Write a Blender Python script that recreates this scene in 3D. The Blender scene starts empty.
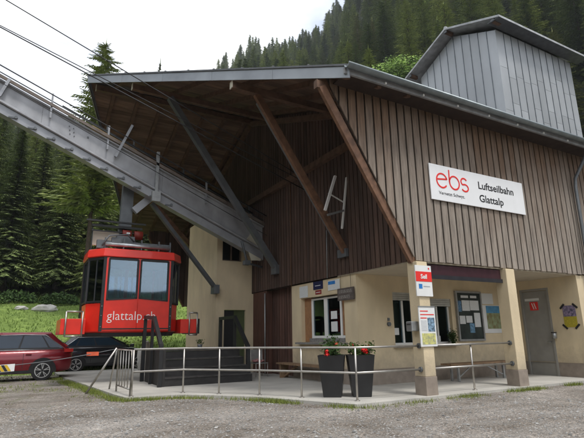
import bpy, math, random
from mathutils import Vector, Matrix, noise
sc = bpy.context.scene
COL = sc.collection
rnd = random.Random(7)
def R(d): return math.radians(d)

# ------------------------------------------------------------ camera
CAM = Vector((-5.4912, -8.4933, 1.369))
YAW, PITCH, ROLL = 1.05445, 0.24374, -0.015708
def cam_axes():
    F = Vector((math.cos(YAW)*math.cos(PITCH), math.sin(YAW)*math.cos(PITCH), math.sin(PITCH)))
    R0 = Vector((math.sin(YAW), -math.cos(YAW), 0)); U0 = R0.cross(F)
    Rr = R0*math.cos(ROLL)+U0*math.sin(ROLL); U = Rr.cross(F)
    return Rr, U, F
cd = bpy.data.cameras.new('camera'); cam = bpy.data.objects.new('camera', cd); COL.objects.link(cam)
a, b, c = cam_axes()
M = Matrix(((a.x, b.x, -c.x), (a.y, b.y, -c.y), (a.z, b.z, -c.z))).to_4x4(); M.translation = CAM
cam.matrix_world = M
cd.sensor_width = 36; cd.lens = 36*470/584; cd.clip_end = 3000; cd.clip_start = 0.05
sc.camera = cam

# ------------------------------------------------------------ sky, sun, exposure
SUN_EL, SUN_AZ = 65, 278      # azimuth measured counter-clockwise from +X, direction TO the sun
w = bpy.data.worlds.new('World'); sc.world = w; w.use_nodes = True
nt = w.node_tree; N = nt.nodes; Lk = nt.links; N.clear()
out = N.new('ShaderNodeOutputWorld'); bg = N.new('ShaderNodeBackground'); bg.inputs[1].default_value = 0.13
sky = N.new('ShaderNodeTexSky'); sky.sky_type = 'NISHITA'; sky.sun_disc = False
sky.sun_elevation = R(SUN_EL); sky.sun_rotation = R(90-SUN_AZ); sky.air_density = 1.0; sky.dust_density = 2.0
tc = N.new('ShaderNodeTexCoord'); nz = N.new('ShaderNodeTexNoise'); nz.inputs['Scale'].default_value = 2.1; nz.inputs['Detail'].default_value = 6
mp = N.new('ShaderNodeMapping'); mp.inputs['Scale'].default_value = (1, 1, 2.2)
rp = N.new('ShaderNodeValToRGB'); rp.color_ramp.elements[0].position = .36; rp.color_ramp.elements[0].color = (.30,.30,.30,1)
rp.color_ramp.elements[1].position = .55; rp.color_ramp.elements[1].color = (1,1,1,1)
mx = N.new('ShaderNodeMix'); mx.data_type = 'RGBA'; mx.inputs[7].default_value = (8.6, 8.7, 8.85, 1)
Lk.new(tc.outputs['Generated'], mp.inputs[0]); Lk.new(mp.outputs[0], nz.inputs['Vector']); Lk.new(nz.outputs['Fac'], rp.inputs[0])
Lk.new(rp.outputs[0], mx.inputs[0]); Lk.new(sky.outputs[0], mx.inputs[6]); Lk.new(mx.outputs[2], bg.inputs[0]); Lk.new(bg.outputs[0], out.inputs[0])
sd = bpy.data.lights.new('sun', 'SUN'); sd.energy = 1.5; sd.angle = R(11); sd.color = (1, .965, .91)
so = bpy.data.objects.new('sun', sd); COL.objects.link(so)
sv = Vector((math.cos(R(SUN_AZ))*math.cos(R(SUN_EL)), math.sin(R(SUN_AZ))*math.cos(R(SUN_EL)), math.sin(R(SUN_EL))))
so.rotation_euler = sv.to_track_quat('Z', 'Y').to_euler(); so.location = (0, 0, 60)
vs = sc.view_settings; vs.view_transform = 'Standard'; vs.look = 'None'; vs.gamma = 1; vs.use_curve_mapping = False
vs.exposure = 0.76

# ------------------------------------------------------------ materials
MATS = {}
def mat(name, col, rough=.7, metal=0, var=.25, scale=4, bump=0, bscale=None, stretch=(1,1,1), island=0, col2=None, spec=.4, detail=6, coat=0):
    if name in MATS: return MATS[name]
    m = bpy.data.materials.new(name); m.use_nodes = True; n = m.node_tree.nodes; l = m.node_tree.links
    p = n['Principled BSDF']; p.inputs['Roughness'].default_value = rough; p.inputs['Metallic'].default_value = metal
    p.inputs['Specular IOR Level'].default_value = spec
    if coat: p.inputs['Coat Weight'].default_value = coat; p.inputs['Coat Roughness'].default_value = .04
    g = n.new('ShaderNodeNewGeometry')
    mpn = n.new('ShaderNodeMapping'); mpn.inputs['Scale'].default_value = stretch; l.new(g.outputs['Position'], mpn.inputs[0])
    t = n.new('ShaderNodeTexNoise'); t.inputs['Scale'].default_value = scale; t.inputs['Detail'].default_value = detail; l.new(mpn.outputs[0], t.inputs['Vector'])
    c1 = [x*(1-var) for x in col]; c2 = col2 or [min(1, x*(1+var)) for x in col]
    r = n.new('ShaderNodeValToRGB'); r.color_ramp.elements[0].position = .3; r.color_ramp.elements[1].position = .7
    r.color_ramp.elements[0].color = (*c1, 1); r.color_ramp.elements[1].color = (*c2, 1); l.new(t.outputs['Fac'], r.inputs[0])
    o = r.outputs[0]
    if island:
        hs = n.new('ShaderNodeHueSaturation'); ma = n.new('ShaderNodeMapRange')
        ma.inputs['To Min'].default_value = 1-island; ma.inputs['To Max'].default_value = 1+island
        l.new(g.outputs['Random Per Island'], ma.inputs[0]); l.new(ma.outputs[0], hs.inputs['Value']); l.new(o, hs.inputs['Color']); o = hs.outputs[0]
    l.new(o, p.inputs['Base Color'])
    if bump:
        t2 = n.new('ShaderNodeTexNoise'); t2.inputs['Scale'].default_value = bscale or scale*4; t2.inputs['Detail'].default_value = 5; l.new(mpn.outputs[0], t2.inputs['Vector'])
        bn = n.new('ShaderNodeBump'); bn.inputs['Strength'].default_value = bump; bn.inputs['Distance'].default_value = .02
        l.new(t2.outputs['Fac'], bn.inputs['Height']); l.new(bn.outputs[0], p.inputs['Normal'])
    MATS[name] = m; return m

plaster = mat('plaster', (.64,.53,.355), .9, var=.10, scale=2.2, bump=.35, bscale=60, stretch=(1,1,.45), detail=9)
plinth_m = mat('plinth', (.27,.225,.185), .9, var=.15, scale=5, bump=.2)
ceil_m = mat('ceiling', (.5,.44,.34), .9, var=.06)
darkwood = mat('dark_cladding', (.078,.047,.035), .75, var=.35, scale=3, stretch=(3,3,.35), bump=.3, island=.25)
seam = mat('seam_wood', (.02,.012,.009), .9)
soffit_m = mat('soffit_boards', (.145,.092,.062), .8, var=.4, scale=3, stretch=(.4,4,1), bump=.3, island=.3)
beam_m = mat('beam_wood', (.12,.068,.042), .7, var=.35, scale=5, bump=.2)
brace_m = mat('brace_wood', (.15,.078,.045), .6, var=.35, scale=6, bump=.2)
steel = mat('galvanised_steel', (.36,.37,.37), .5, .7, var=.12, scale=9)
steelp = mat('painted_grey_steel', (.30,.31,.33), .45, .25, var=.12, scale=3)
girder_m = mat('girder_paint', (.33,.335,.35), .45, .2, var=.18, scale=2.5, stretch=(1,1,.5), detail=10)
dsteel = mat('dark_grey_steel', (.13,.14,.148), .5, .3, var=.2, scale=3)
black = mat('black_paint', (.018,.018,.019), .5, var=.2)
rub = mat('rubber', (.022,.022,.023), .85, var=.2)
sheet = mat('fascia_sheet', (.27,.29,.31), .45, .5, var=.16, scale=1.2)
towerm = mat('tower_sheet', (.42,.44,.46), .45, .35, var=.07, scale=1.6, stretch=(1,1,.5), island=.1)
towerroof = mat('tower_roof_sheet', (.40,.41,.42), .55, .2)
red = mat('red_paint', (.70,.028,.014), .36, var=.10, scale=3, coat=.25, bump=.05, bscale=6, detail=10)
dred = mat('motor_red', (.22,.03,.02), .5, var=.2)
white = mat('white_paint', (.78,.78,.76), .5, var=.03)
paper = mat('paper_white', (.72,.73,.72), .7, var=.05)
cream = mat('cream_panel', (.55,.52,.42), .6, var=.06)
concrete = mat('concrete', (.40,.385,.35), .9, var=.16, scale=1.1, bump=.3, bscale=40)
rope_m = mat('rope_steel', (.035,.035,.037), .5, .5, var=.1)
plank_m = mat('plank_wood', (.22,.14,.08), .8, var=.3, scale=6, stretch=(.6,4,1))
yellowplank = mat('fresh_plank', (.55,.36,.13), .7, var=.15, scale=6)
maroon = mat('awning_maroon', (.045,.014,.02), .5, var=.1)
doorgrey = mat('door_grey', (.30,.29,.265), .55, var=.08)
zinc = mat('zinc_box', (.32,.33,.33), .4, .6)
terra = mat('planter_black', (.022,.022,.023), .45, var=.15)
soil = mat('soil', (.035,.025,.018), .95)
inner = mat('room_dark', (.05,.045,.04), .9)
greendoor = mat('green_door', (.075,.095,.035), .5, var=.15)

def weathered():
    m = bpy.data.materials.new('weathered_cladding'); m.use_nodes = True; n = m.node_tree.nodes; l = m.node_tree.links; p = n['Principled BSDF']
    p.inputs['Roughness'].default_value = .85
    g = n.new('ShaderNodeNewGeometry'); mpn = n.new('ShaderNodeMapping'); mpn.inputs['Scale'].default_value = (7,7,.5); l.new(g.outputs['Position'], mpn.inputs[0])
    t = n.new('ShaderNodeTexNoise'); t.inputs['Scale'].default_value = 2.2; t.inputs['Detail'].default_value = 9; t.inputs['Roughness'].default_value = .65; l.new(mpn.outputs[0], t.inputs['Vector'])
    r = n.new('ShaderNodeValToRGB'); e = r.color_ramp.elements; e[0].position = .3; e[0].color = (.135,.115,.098,1); e[1].position = .72; e[1].color = (.355,.315,.272,1)
    x = r.color_ramp.elements.new(.5); x.color = (.27,.228,.188,1); l.new(t.outputs['Fac'], r.inputs[0])
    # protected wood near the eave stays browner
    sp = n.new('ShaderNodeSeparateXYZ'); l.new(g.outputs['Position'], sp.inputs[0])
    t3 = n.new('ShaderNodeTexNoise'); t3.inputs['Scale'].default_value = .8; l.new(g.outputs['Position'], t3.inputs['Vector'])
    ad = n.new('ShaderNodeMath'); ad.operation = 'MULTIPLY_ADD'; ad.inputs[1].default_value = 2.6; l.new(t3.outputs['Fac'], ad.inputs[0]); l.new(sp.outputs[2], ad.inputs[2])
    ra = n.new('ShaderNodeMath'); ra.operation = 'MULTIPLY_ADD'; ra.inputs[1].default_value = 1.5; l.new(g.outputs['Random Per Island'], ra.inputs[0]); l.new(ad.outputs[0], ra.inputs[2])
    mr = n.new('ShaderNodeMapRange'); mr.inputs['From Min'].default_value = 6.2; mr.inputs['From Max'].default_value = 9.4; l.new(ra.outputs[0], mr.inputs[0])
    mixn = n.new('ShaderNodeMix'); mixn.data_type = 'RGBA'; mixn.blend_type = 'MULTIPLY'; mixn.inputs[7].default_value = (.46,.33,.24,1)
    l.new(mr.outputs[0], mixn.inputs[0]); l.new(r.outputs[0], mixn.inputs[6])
    hs = n.new('ShaderNodeHueSaturation'); ma = n.new('ShaderNodeMapRange'); ma.inputs['To Min'].default_value = .88; ma.inputs['To Max'].default_value = 1.10
    l.new(g.outputs['Random Per Island'], ma.inputs[0]); l.new(ma.outputs[0], hs.inputs['Value']); l.new(mixn.outputs[2], hs.inputs['Color']); l.new(hs.outputs[0], p.inputs['Base Color'])
    bn = n.new('ShaderNodeBump'); bn.inputs['Strength'].default_value = .4; bn.inputs['Distance'].default_value = .01; l.new(t.outputs['Fac'], bn.inputs['Height']); l.new(bn.outputs[0], p.inputs['Normal'])
    return m
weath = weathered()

def glass(name, tint, fac, grough=.03):
    m = bpy.data.materials.new(name); m.use_nodes = True; n = m.node_tree.nodes; l = m.node_tree.links; n.clear()
    o = n.new('ShaderNodeOutputMaterial'); mxs = n.new('ShaderNodeMixShader'); t = n.new('ShaderNodeBsdfTransparent'); g = n.new('ShaderNodeBsdfGlossy')
    t.inputs[0].default_value = (*tint, 1); g.inputs[0].default_value = (.72,.84,.95,1); g.inputs['Roughness'].default_value = grough
    lw = n.new('ShaderNodeFresnel'); lw.inputs[0].default_value = 1.5
    ad = n.new('ShaderNodeMath'); ad.operation = 'ADD'; ad.inputs[1].default_value = fac; ad.use_clamp = True
    l.new(lw.outputs[0], ad.inputs[0]); l.new(ad.outputs[0], mxs.inputs[0]); l.new(t.outputs[0], mxs.inputs[1]); l.new(g.outputs[0], mxs.inputs[2]); l.new(mxs.outputs[0], o.inputs[0])
    return m
def add_dirt(m, zmax):
    n = m.node_tree.nodes; l = m.node_tree.links; p = n['Principled BSDF']; src_ = p.inputs['Base Color'].links[0].from_socket
    g = n.new('ShaderNodeNewGeometry'); sp = n.new('ShaderNodeSeparateXYZ'); l.new(g.outputs['Position'], sp.inputs[0])
    t = n.new('ShaderNodeTexNoise'); t.inputs['Scale'].default_value = 5; t.inputs['Detail'].default_value = 10; t.inputs['Roughness'].default_value = .7; l.new(g.outputs['Position'], t.inputs['Vector'])
    a = n.new('ShaderNodeMath'); a.operation = 'MULTIPLY_ADD'; a.inputs[1].default_value = -1.1; l.new(t.outputs['Fac'], a.inputs[0]); l.new(sp.outputs[2], a.inputs[2])
    r_ = n.new('ShaderNodeMapRange'); r_.inputs['From Min'].default_value = zmax; r_.inputs['From Max'].default_value = zmax-.55; r_.inputs['To Max'].default_value = .55; l.new(a.outputs[0], r_.inputs[0])
    mm = n.new('ShaderNodeMix'); mm.data_type = 'RGBA'; mm.inputs[7].default_value = (.30,.25,.19,1); l.new(r_.outputs[0], mm.inputs[0]); l.new(src_, mm.inputs[6]); l.new(mm.outputs[2], p.inputs['Base Color'])
add_dirt(plaster, .42)
glass_w = glass('window_glass', (.55,.6,.58), .02)
glass_g = glass('gondola_glass', (.55,.70,.80), .10)
glass_c = glass('car_glass', (.10,.12,.13), .05)

def gravel():
    m = bpy.data.materials.new('gravel'); m.use_nodes = True; n = m.node_tree.nodes; l = m.node_tree.links; p = n['Principled BSDF']
    p.inputs['Roughness'].default_value = .95; p.inputs['Specular IOR Level'].default_value = .2
    g = n.new('ShaderNodeNewGeometry')
    v = n.new('ShaderNodeTexVoronoi'); v.inputs['Scale'].default_value = 36; l.new(g.outputs['Position'], v.inputs['Vector'])
    r = n.new('ShaderNodeValToRGB'); e = r.color_ramp.elements; e[0].color = (.135,.126,.115,1); e[1].color = (.44,.412,.38,1)
    sx = n.new('ShaderNodeSeparateColor'); l.new(v.outputs['Color'], sx.inputs[0]); l.new(sx.outputs[0], r.inputs[0])
    t = n.new('ShaderNodeTexNoise'); t.inputs['Scale'].default_value = .55; t.inputs['Detail'].default_value = 8; t.inputs['Roughness'].default_value = .6; l.new(g.outputs['Position'], t.inputs['Vector'])
    dr = n.new('ShaderNodeValToRGB'); d = dr.color_ramp.elements; d[0].position = .35; d[0].color = (.62,.575,.53,1); d[1].position = .65; d[1].color = (1.3,1.27,1.25,1)
    l.new(t.outputs['Fac'], dr.inputs[0])
    mu = n.new('ShaderNodeMix'); mu.data_type = 'RGBA'; mu.blend_type = 'MULTIPLY'; mu.inputs[0].default_value = 1; l.new(r.outputs[0], mu.inputs[6]); l.new(dr.outputs[0], mu.inputs[7])
    mpt = n.new('ShaderNodeMapping'); mpt.inputs['Scale'].default_value = (.10,.75,1); mpt.inputs['Rotation'].default_value = (0,0,.45); l.new(g.outputs['Position'], mpt.inputs[0])
    tt = n.new('ShaderNodeTexNoise'); tt.inputs['Scale'].default_value = 1.4; tt.inputs['Detail'].default_value = 7; tt.inputs['Roughness'].default_value = .6; l.new(mpt.outputs[0], tt.inputs['Vector'])
    tr0 = n.new('ShaderNodeValToRGB'); tr0.color_ramp.elements[0].position = .40; tr0.color_ramp.elements[0].color = (.66,.63,.59,1); tr0.color_ramp.elements[1].position = .58; tr0.color_ramp.elements[1].color = (1,1,1,1); l.new(tt.outputs['Fac'], tr0.inputs[0])
    mu0 = n.new('ShaderNodeMix'); mu0.data_type = 'RGBA'; mu0.blend_type = 'MULTIPLY'; mu0.inputs[0].default_value = 1; l.new(mu.outputs[2], mu0.inputs[6]); l.new(tr0.outputs[0], mu0.inputs[7]); mu = mu0
    # fine sand between stones
    t2 = n.new('ShaderNodeTexNoise'); t2.inputs['Scale'].default_value = 2.3; t2.inputs['Detail'].default_value = 10; l.new(g.outputs['Position'], t2.inputs['Vector'])
    f = n.new('ShaderNodeValToRGB'); f.color_ramp.elements[0].position = .42; f.color_ramp.elements[1].position = .62; l.new(t2.outputs['Fac'], f.inputs[0])
    m2 = n.new('ShaderNodeMix'); m2.data_type = 'RGBA'; m2.inputs[7].default_value = (.235,.22,.20,1); l.new(mu.outputs[2], m2.inputs[6])
    sc_ = n.new('ShaderNodeMath'); sc_.operation = 'MULTIPLY'; sc_.inputs[1].default_value = .55; l.new(f.outputs[0], sc_.inputs[0]); l.new(sc_.outputs[0], m2.inputs[0])
    # weeds creeping over the far left of the yard
    sp = n.new('ShaderNodeSeparateXYZ'); l.new(g.outputs['Position'], sp.inputs[0])
    mr = n.new('ShaderNodeMapRange'); mr.inputs['From Min'].default_value = 1.0; mr.inputs['From Max'].default_value = 6.0; mr.inputs['To Max'].default_value = .22; l.new(sp.outputs[1], mr.inputs[0])
    t4 = n.new('ShaderNodeTexNoise'); t4.inputs['Scale'].default_value = .9; t4.inputs['Detail'].default_value = 12; t4.inputs['Roughness'].default_value = .7; l.new(g.outputs['Position'], t4.inputs['Vector'])
    ad = n.new('ShaderNodeMath'); ad.operation = 'ADD'; l.new(mr.outputs[0], ad.inputs[0]); l.new(t4.outputs['Fac'], ad.inputs[1])
    gr = n.new('ShaderNodeValToRGB'); gr.color_ramp.elements[0].position = .72; gr.color_ramp.elements[1].position = .9; l.new(ad.outputs[0], gr.inputs[0])
    m3 = n.new('ShaderNodeMix'); m3.data_type = 'RGBA'; m3.inputs[7].default_value = (.10,.115,.04,1); l.new(gr.outputs[0], m3.inputs[0]); l.new(m2.outputs[2], m3.inputs[6])
    l.new(m3.outputs[2], p.inputs['Base Color'])
    bn = n.new('ShaderNodeBump'); bn.inputs['Strength'].default_value = .9; bn.inputs['Distance'].default_value = .03; bn.invert = True
    l.new(v.outputs['Distance'], bn.inputs['Height']); l.new(bn.outputs[0], p.inputs['Normal'])
    return m

def hill_mat():
    m = bpy.data.materials.new('hillside'); m.use_nodes = True; n = m.node_tree.nodes; l = m.node_tree.links; p = n['Principled BSDF']
    p.inputs['Roughness'].default_value = .95; p.inputs['Specular IOR Level'].default_value = .1
    g = n.new('ShaderNodeNewGeometry'); sp = n.new('ShaderNodeSeparateXYZ'); l.new(g.outputs['Position'], sp.inputs[0])
    t = n.new('ShaderNodeTexNoise'); t.inputs['Scale'].default_value = 1.1; t.inputs['Detail'].default_value = 12; t.inputs['Roughness'].default_value = .7; l.new(g.outputs['Position'], t.inputs['Vector'])
    r = n.new('ShaderNodeValToRGB'); e = r.color_ramp.elements; e[0].position = .36; e[0].color = (.12,.18,.045,1); e[1].position = .66; e[1].color = (.24,.33,.085,1)
    l.new(t.outputs['Fac'], r.inputs[0])
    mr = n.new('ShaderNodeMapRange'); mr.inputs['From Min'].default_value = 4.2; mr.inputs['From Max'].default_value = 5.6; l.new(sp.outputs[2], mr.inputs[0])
    # unseen ground west and south coloured dark to darken window reflections
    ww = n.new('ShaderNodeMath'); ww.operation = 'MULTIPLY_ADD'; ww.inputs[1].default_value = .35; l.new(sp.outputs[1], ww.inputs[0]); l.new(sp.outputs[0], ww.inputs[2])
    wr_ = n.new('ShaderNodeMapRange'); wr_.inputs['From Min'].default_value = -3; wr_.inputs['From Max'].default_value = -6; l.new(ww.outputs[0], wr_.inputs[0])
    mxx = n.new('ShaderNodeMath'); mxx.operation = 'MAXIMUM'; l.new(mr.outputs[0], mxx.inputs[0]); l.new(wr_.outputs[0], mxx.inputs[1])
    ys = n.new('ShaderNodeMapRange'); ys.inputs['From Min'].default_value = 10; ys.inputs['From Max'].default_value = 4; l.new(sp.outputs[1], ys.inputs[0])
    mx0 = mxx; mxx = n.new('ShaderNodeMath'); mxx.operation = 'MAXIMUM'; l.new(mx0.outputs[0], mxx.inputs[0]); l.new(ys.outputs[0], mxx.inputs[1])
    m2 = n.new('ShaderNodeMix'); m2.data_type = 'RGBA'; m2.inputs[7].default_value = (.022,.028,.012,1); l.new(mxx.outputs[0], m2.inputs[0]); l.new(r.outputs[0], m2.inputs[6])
    l.new(m2.outputs[2], p.inputs['Base Color'])
    bn = n.new('ShaderNodeBump'); bn.inputs['Strength'].default_value = 1; bn.inputs['Distance'].default_value = .3; l.new(t.outputs['Fac'], bn.inputs['Height']); l.new(bn.outputs[0], p.inputs['Normal'])
    return m

def leafmat(name, c1, c2, inst=.25):
    m = bpy.data.materials.new(name); m.use_nodes = True; n = m.node_tree.nodes; l = m.node_tree.links; p = n['Principled BSDF']
    p.inputs['Roughness'].default_value = .7; p.inputs['Specular IOR Level'].default_value = .2
    g = n.new('ShaderNodeNewGeometry'); oi = n.new('ShaderNodeObjectInfo')
    r = n.new('ShaderNodeValToRGB'); r.color_ramp.elements[0].color = (*c1,1); r.color_ramp.elements[1].color = (*c2,1); l.new(g.outputs['Random Per Island'], r.inputs[0])
    hs = n.new('ShaderNodeHueSaturation'); ma = n.new('ShaderNodeMapRange'); ma.inputs['To Min'].default_value = 1-inst; ma.inputs['To Max'].default_value = 1+inst
    l.new(oi.outputs['Random'], ma.inputs[0]); l.new(ma.outputs[0], hs.inputs['Value'])
    mh = n.new('ShaderNodeMapRange'); mh.inputs['To Min'].default_value = .515; mh.inputs['To Max'].default_value = .475; l.new(oi.outputs['Random'], mh.inputs[0]); l.new(mh.outputs[0], hs.inputs['Hue'])
    l.new(r.outputs[0], hs.inputs['Color']); l.new(hs.outputs[0], p.inputs['Base Color'])
    return m
needles = leafmat('spruce_needles', (.10,.14,.045), (.27,.33,.11), .5)
needles_y = leafmat('pale_needles', (.10,.13,.045), (.20,.22,.08), .1)
leaves = leafmat('bright_leaves', (.16,.26,.04), (.34,.46,.09), .1)
leaf_d = leafmat('dark_leaves', (.025,.05,.012), (.07,.12,.03), .1)
blade = leafmat('grass_blades', (.09,.14,.025), (.22,.26,.06), 0)
petal = mat('petals', (.65,.015,.012), .5, var=.2, scale=20)
pinkp = mat('pink_petals', (.55,.12,.14), .5, var=.2, scale=20)
bark = mat('bark', (.07,.05,.038), .9, var=.3, scale=5, bump=.4)
rock = mat('rock', (.42,.41,.38), .9, var=.25, scale=2, bump=.5)

# ------------------------------------------------------------ objects
FR = {}
class MB:
    def __init__(s): s.v = []; s.f = []; s.sm = []
    def face(s, pts, smooth=False):
        i = len(s.v); s.v += [Vector(p) for p in pts]; s.f.append(tuple(range(i, i+len(pts)))); s.sm.append(smooth)
    def grid(s, rows, closed=False, smooth=True, caps=False):
        i = len(s.v); nR = len(rows); nC = len(rows[0])
        for r in rows: s.v += [Vector(p) for p in r]
        for a in range(nR-1):
            for b in range(nC if closed else nC-1):
                b2 = (b+1) % nC
                s.f.append((i+a*nC+b, i+a*nC+b2, i+(a+1)*nC+b2, i+(a+1)*nC+b)); s.sm.append(smooth)
        if caps:
            s.f.append(tuple(i+k for k in reversed(range(nC)))); s.f.append(tuple(i+(nR-1)*nC+k for k in range(nC))); s.sm += [False, False]
        return s
    def hexa(s, P):      # 8 points: bottom 4 ccw, top 4 ccw
        i = len(s.v); s.v += [Vector(p) for p in P]
        for q in ((3,2,1,0),(4,5,6,7),(0,1,5,4),(1,2,6,5),(2,3,7,6),(3,0,4,7)): s.f.append(tuple(i+k for k in q)); s.sm.append(False)
        return s
    def box(s, x0, x1, y0, y1, z0, z1):
        return s.hexa([(x0,y0,z0),(x1,y0,z0),(x1,y1,z0),(x0,y1,z0),(x0,y0,z1),(x1,y0,z1),(x1,y1,z1),(x0,y1,z1)])
    def bar(s, p, q, w, h=None, up=(0,0,1)):   # rectangular bar between two points
        p = Vector(p); q = Vector(q); h = h or w; d = (q-p).normalized(); u = Vector(up)
        if abs(d.dot(u)) > .98: u = Vector((0,1,0))
        sx = d.cross(u).normalized(); u = sx.cross(d)
        P = []
        for c in (p, q):
            for (a, b) in ((-1,-1),(1,-1),(1,1),(-1,1)): P.append(c+sx*a*w/2+u*b*h/2)
        return s.hexa(P)
    def tube(s, pts, r, n=10, caps=True):
        pts = [Vector(p) for p in pts]; rows = []
        for k, p in enumerate(pts):
            d = (pts[min(k+1, len(pts)-1)]-pts[max(k-1, 0)]).normalized()
            u = Vector((0,0,1)) if abs(d.z) < .95 else Vector((0,1,0))
            sx = d.cross(u).normalized(); uu = sx.cross(d); rr = r[k] if isinstance(r, (list, tuple)) else r
            rows.append([p+sx*math.cos(t)*rr+uu*math.sin(t)*rr for t in [2*math.pi*j/n for j in range(n)]])
        return s.grid(rows, closed=True, smooth=True, caps=caps)
    def prism(s, poly, off):    # planar polygon swept by off
        off = Vector(off); A = [Vector(p) for p in poly]; B = [p+off for p in A]; n = len(A); i = len(s.v); s.v += A+B
        s.f.append(tuple(i+k for k in reversed(range(n)))); s.f.append(tuple(i+n+k for k in range(n))); s.sm += [False, False]
        for k in range(n): s.f.append((i+k, i+(k+1) % n, i+n+(k+1) % n, i+n+k)); s.sm.append(False)
        return s
    def build(s, name, m, parent=None, local=False, bevel=0, origin=None, recalc=True):
        if local and parent is not None: vs_ = [FR[root(parent)] @ v for v in s.v]
        else: vs_ = s.v
        if origin is None:
            xs = [v.x for v in vs_]; ys = [v.y for v in vs_]; zs = [v.z for v in vs_]
            origin = Vector(((min(xs)+max(xs))/2, (min(ys)+max(ys))/2, min(zs)))
        me = bpy.data.meshes.new(name); me.from_pydata([v-origin for v in vs_], [], s.f)
        me.polygons.foreach_set('use_smooth', s.sm)
        if recalc:
            import bmesh
            bm = bmesh.new(); bm.from_mesh(me); bmesh.ops.recalc_face_normals(bm, faces=bm.faces); bm.to_mesh(me); bm.free()
        ms = m if isinstance(m, (list, tuple)) else [m]
        for q in ms: me.materials.append(q)
        o = bpy.data.objects.new(name, me); COL.objects.link(o); Wd = Matrix.Translation(origin); FR[o] = Wd
        if parent is not None:
            o.parent = parent; o.matrix_basis = FR[parent].inverted() @ Wd; ROOT[o] = root(parent)
        else: o.matrix_basis = Wd
        if bevel:
            bv = o.modifiers.new('bevel', 'BEVEL'); bv.width = bevel; bv.segments = 2; bv.limit_method = 'ANGLE'
        return o
ROOT = {}
def root(o): return ROOT.get(o, o)
def tag(o, label, cat, group=None):
    o['label'] = label; o['category'] = cat
    if group: o['group'] = group
    return o
def thing(name, label, cat, loc, rz=0, group=None):
    o = bpy.data.objects.new(name, None); COL.objects.link(o); o.empty_display_size = .3
    Wm = Matrix.Translation(Vector(loc)) @ Matrix.Rotation(rz, 4, 'Z'); o.matrix_basis = Wm; FR[o] = Wm
    return tag(o, label, cat, group)
def copy_thing(src, label, loc, rz=0, scale=None, group=None):
    def rec(o, par):
        c2 = o.copy(); COL.objects.link(c2)
        if par is not None: c2.parent = par
        for ch in list(o.children): rec(ch, c2)
        return c2
    c2 = rec(src, None); c2.location = loc; c2.rotation_euler = (0, 0, rz)
    if scale: c2.scale = scale
    c2['label'] = label
    if group: c2['group'] = group
    return c2
def struct(o, kind='structure'): o['kind'] = kind; return o

def text(body, size, origin, right, up, m, parent, name='lettering', ext=.004, align='LEFT', sx=1.0, bold=0.0):
    cu = bpy.data.curves.new('t', 'FONT'); cu.body = body; cu.size = size; cu.align_x = align; cu.extrude = ext; cu.offset = bold; cu.resolution_u = 3
    ob = bpy.data.objects.new('t', cu); COL.objects.link(ob); bpy.context.view_layer.update()
    me = bpy.data.meshes.new_from_object(ob.evaluated_get(bpy.context.evaluated_depsgraph_get()))
    COL.objects.unlink(ob); bpy.data.objects.remove(ob)
    r = Vector(right).normalized(); u = Vector(up).normalized(); n_ = r.cross(u)
    o0 = Vector(origin)
    for v in me.vertices: v.co = r*v.co.x*sx + u*v.co.y + n_*v.co.z
    me.materials.clear(); me.materials.append(m)
    o = bpy.data.objects.new(name, me); COL.objects.link(o); Wd = Matrix.Translation(o0); FR[o] = Wd
    o.parent = parent; o.matrix_basis = FR[parent].inverted() @ Wd; ROOT[o] = root(parent)
    return o

# ============================================================ GROUND
def skyline(az):
    if az > 180: az -= 360
    T = [(-200,26),(-128,24),(-112,7),(-62,7),(-45,26),(-20,40),(47,44),(50,42),(53.2,36.3),(55.3,35.2),(57.2,33.9),(60.3,32.8),(63,32.2),(65.8,32.4),(67.9,31.2),(69.6,30.2),(71.0,28.2),(72.4,24.5),(78,20),(84,20.3),(92,21.3),(99,21.5),(115,22),(150,26),(400,26)]  # unseen slopes behind camera added to cut low skylight, gapped for window reflections
    for (a0,e0),(a1,e1) in zip(T, T[1:]):
        if az <= a1:
            t = max(0, (az-a0)/(a1-a0)); return e0+(e1-e0)*t
    return T[-1][1]
def terr(x, y):
    dx, dy = x-CAM.x, y-CAM.y; s = math.hypot(dx, dy); az = math.degrees(math.atan2(dy, dx))
    if az < -155: az += 360
    h = -.12
    if s > 24 and 10 < az < 130: h += 5.0*min(1, (s-24)/24)**1.25
    bump = noise.noise(Vector((x*.12, y*.12, 0)))*.5+noise.noise(Vector((x*.5, y*.5, 3)))*.14
    h += bump*.45*max(0, min(1, (s-23)/6))*(1 if s < 48 else 2)
    if s > (48 if 10 < az < 130 else 60):
        t = math.tan(R(skyline(az)))*300/252-5/252
        h += (min(s, 300)-48)*t*(1+.05*noise.noise(Vector((x*.02, y*.02, 5))))+noise.noise(Vector((x*.04, y*.04, 8)))*4*min(1, (s-48)/40)
        if s > 300: h -= (s-300)*.5
    return h
mb = MB()
rows = []
ss = [19+i*1.0 for i in range(30)]+[49+i*5 for i in range(52)]+[320,360,420]
azs = [-150+i*1.5 for i in range(241)]
for s in ss:
    rows.append([(CAM.x+s*math.cos(R(a)), CAM.y+s*math.sin(R(a)), terr(CAM.x+s*math.cos(R(a)), CAM.y+s*math.sin(R(a)))) for a in azs])
mb.grid(rows); struct(mb.build('hillside', hill_mat(), recalc=False))
mb = MB()
mb.grid([[(CAM.x-50+i*2.5, CAM.y-60+j*2.5, -.06 if (math.hypot(-50+i*2.5, -60+j*2.5) < 22) else -.1) for i in range(41)] for j in range(37)])
gv = struct(mb.build('gravel_yard', gravel(), recalc=False))
far = MB(); far.grid([[(-320+i*64, -320+j*64, -.5) for i in range(11)] for j in range(11)]); struct(far.build('valley_ground', MATS['soil'] if False else mat('valley_grass', (.05,.06,.025), .95, var=.3, scale=.05)))

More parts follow.
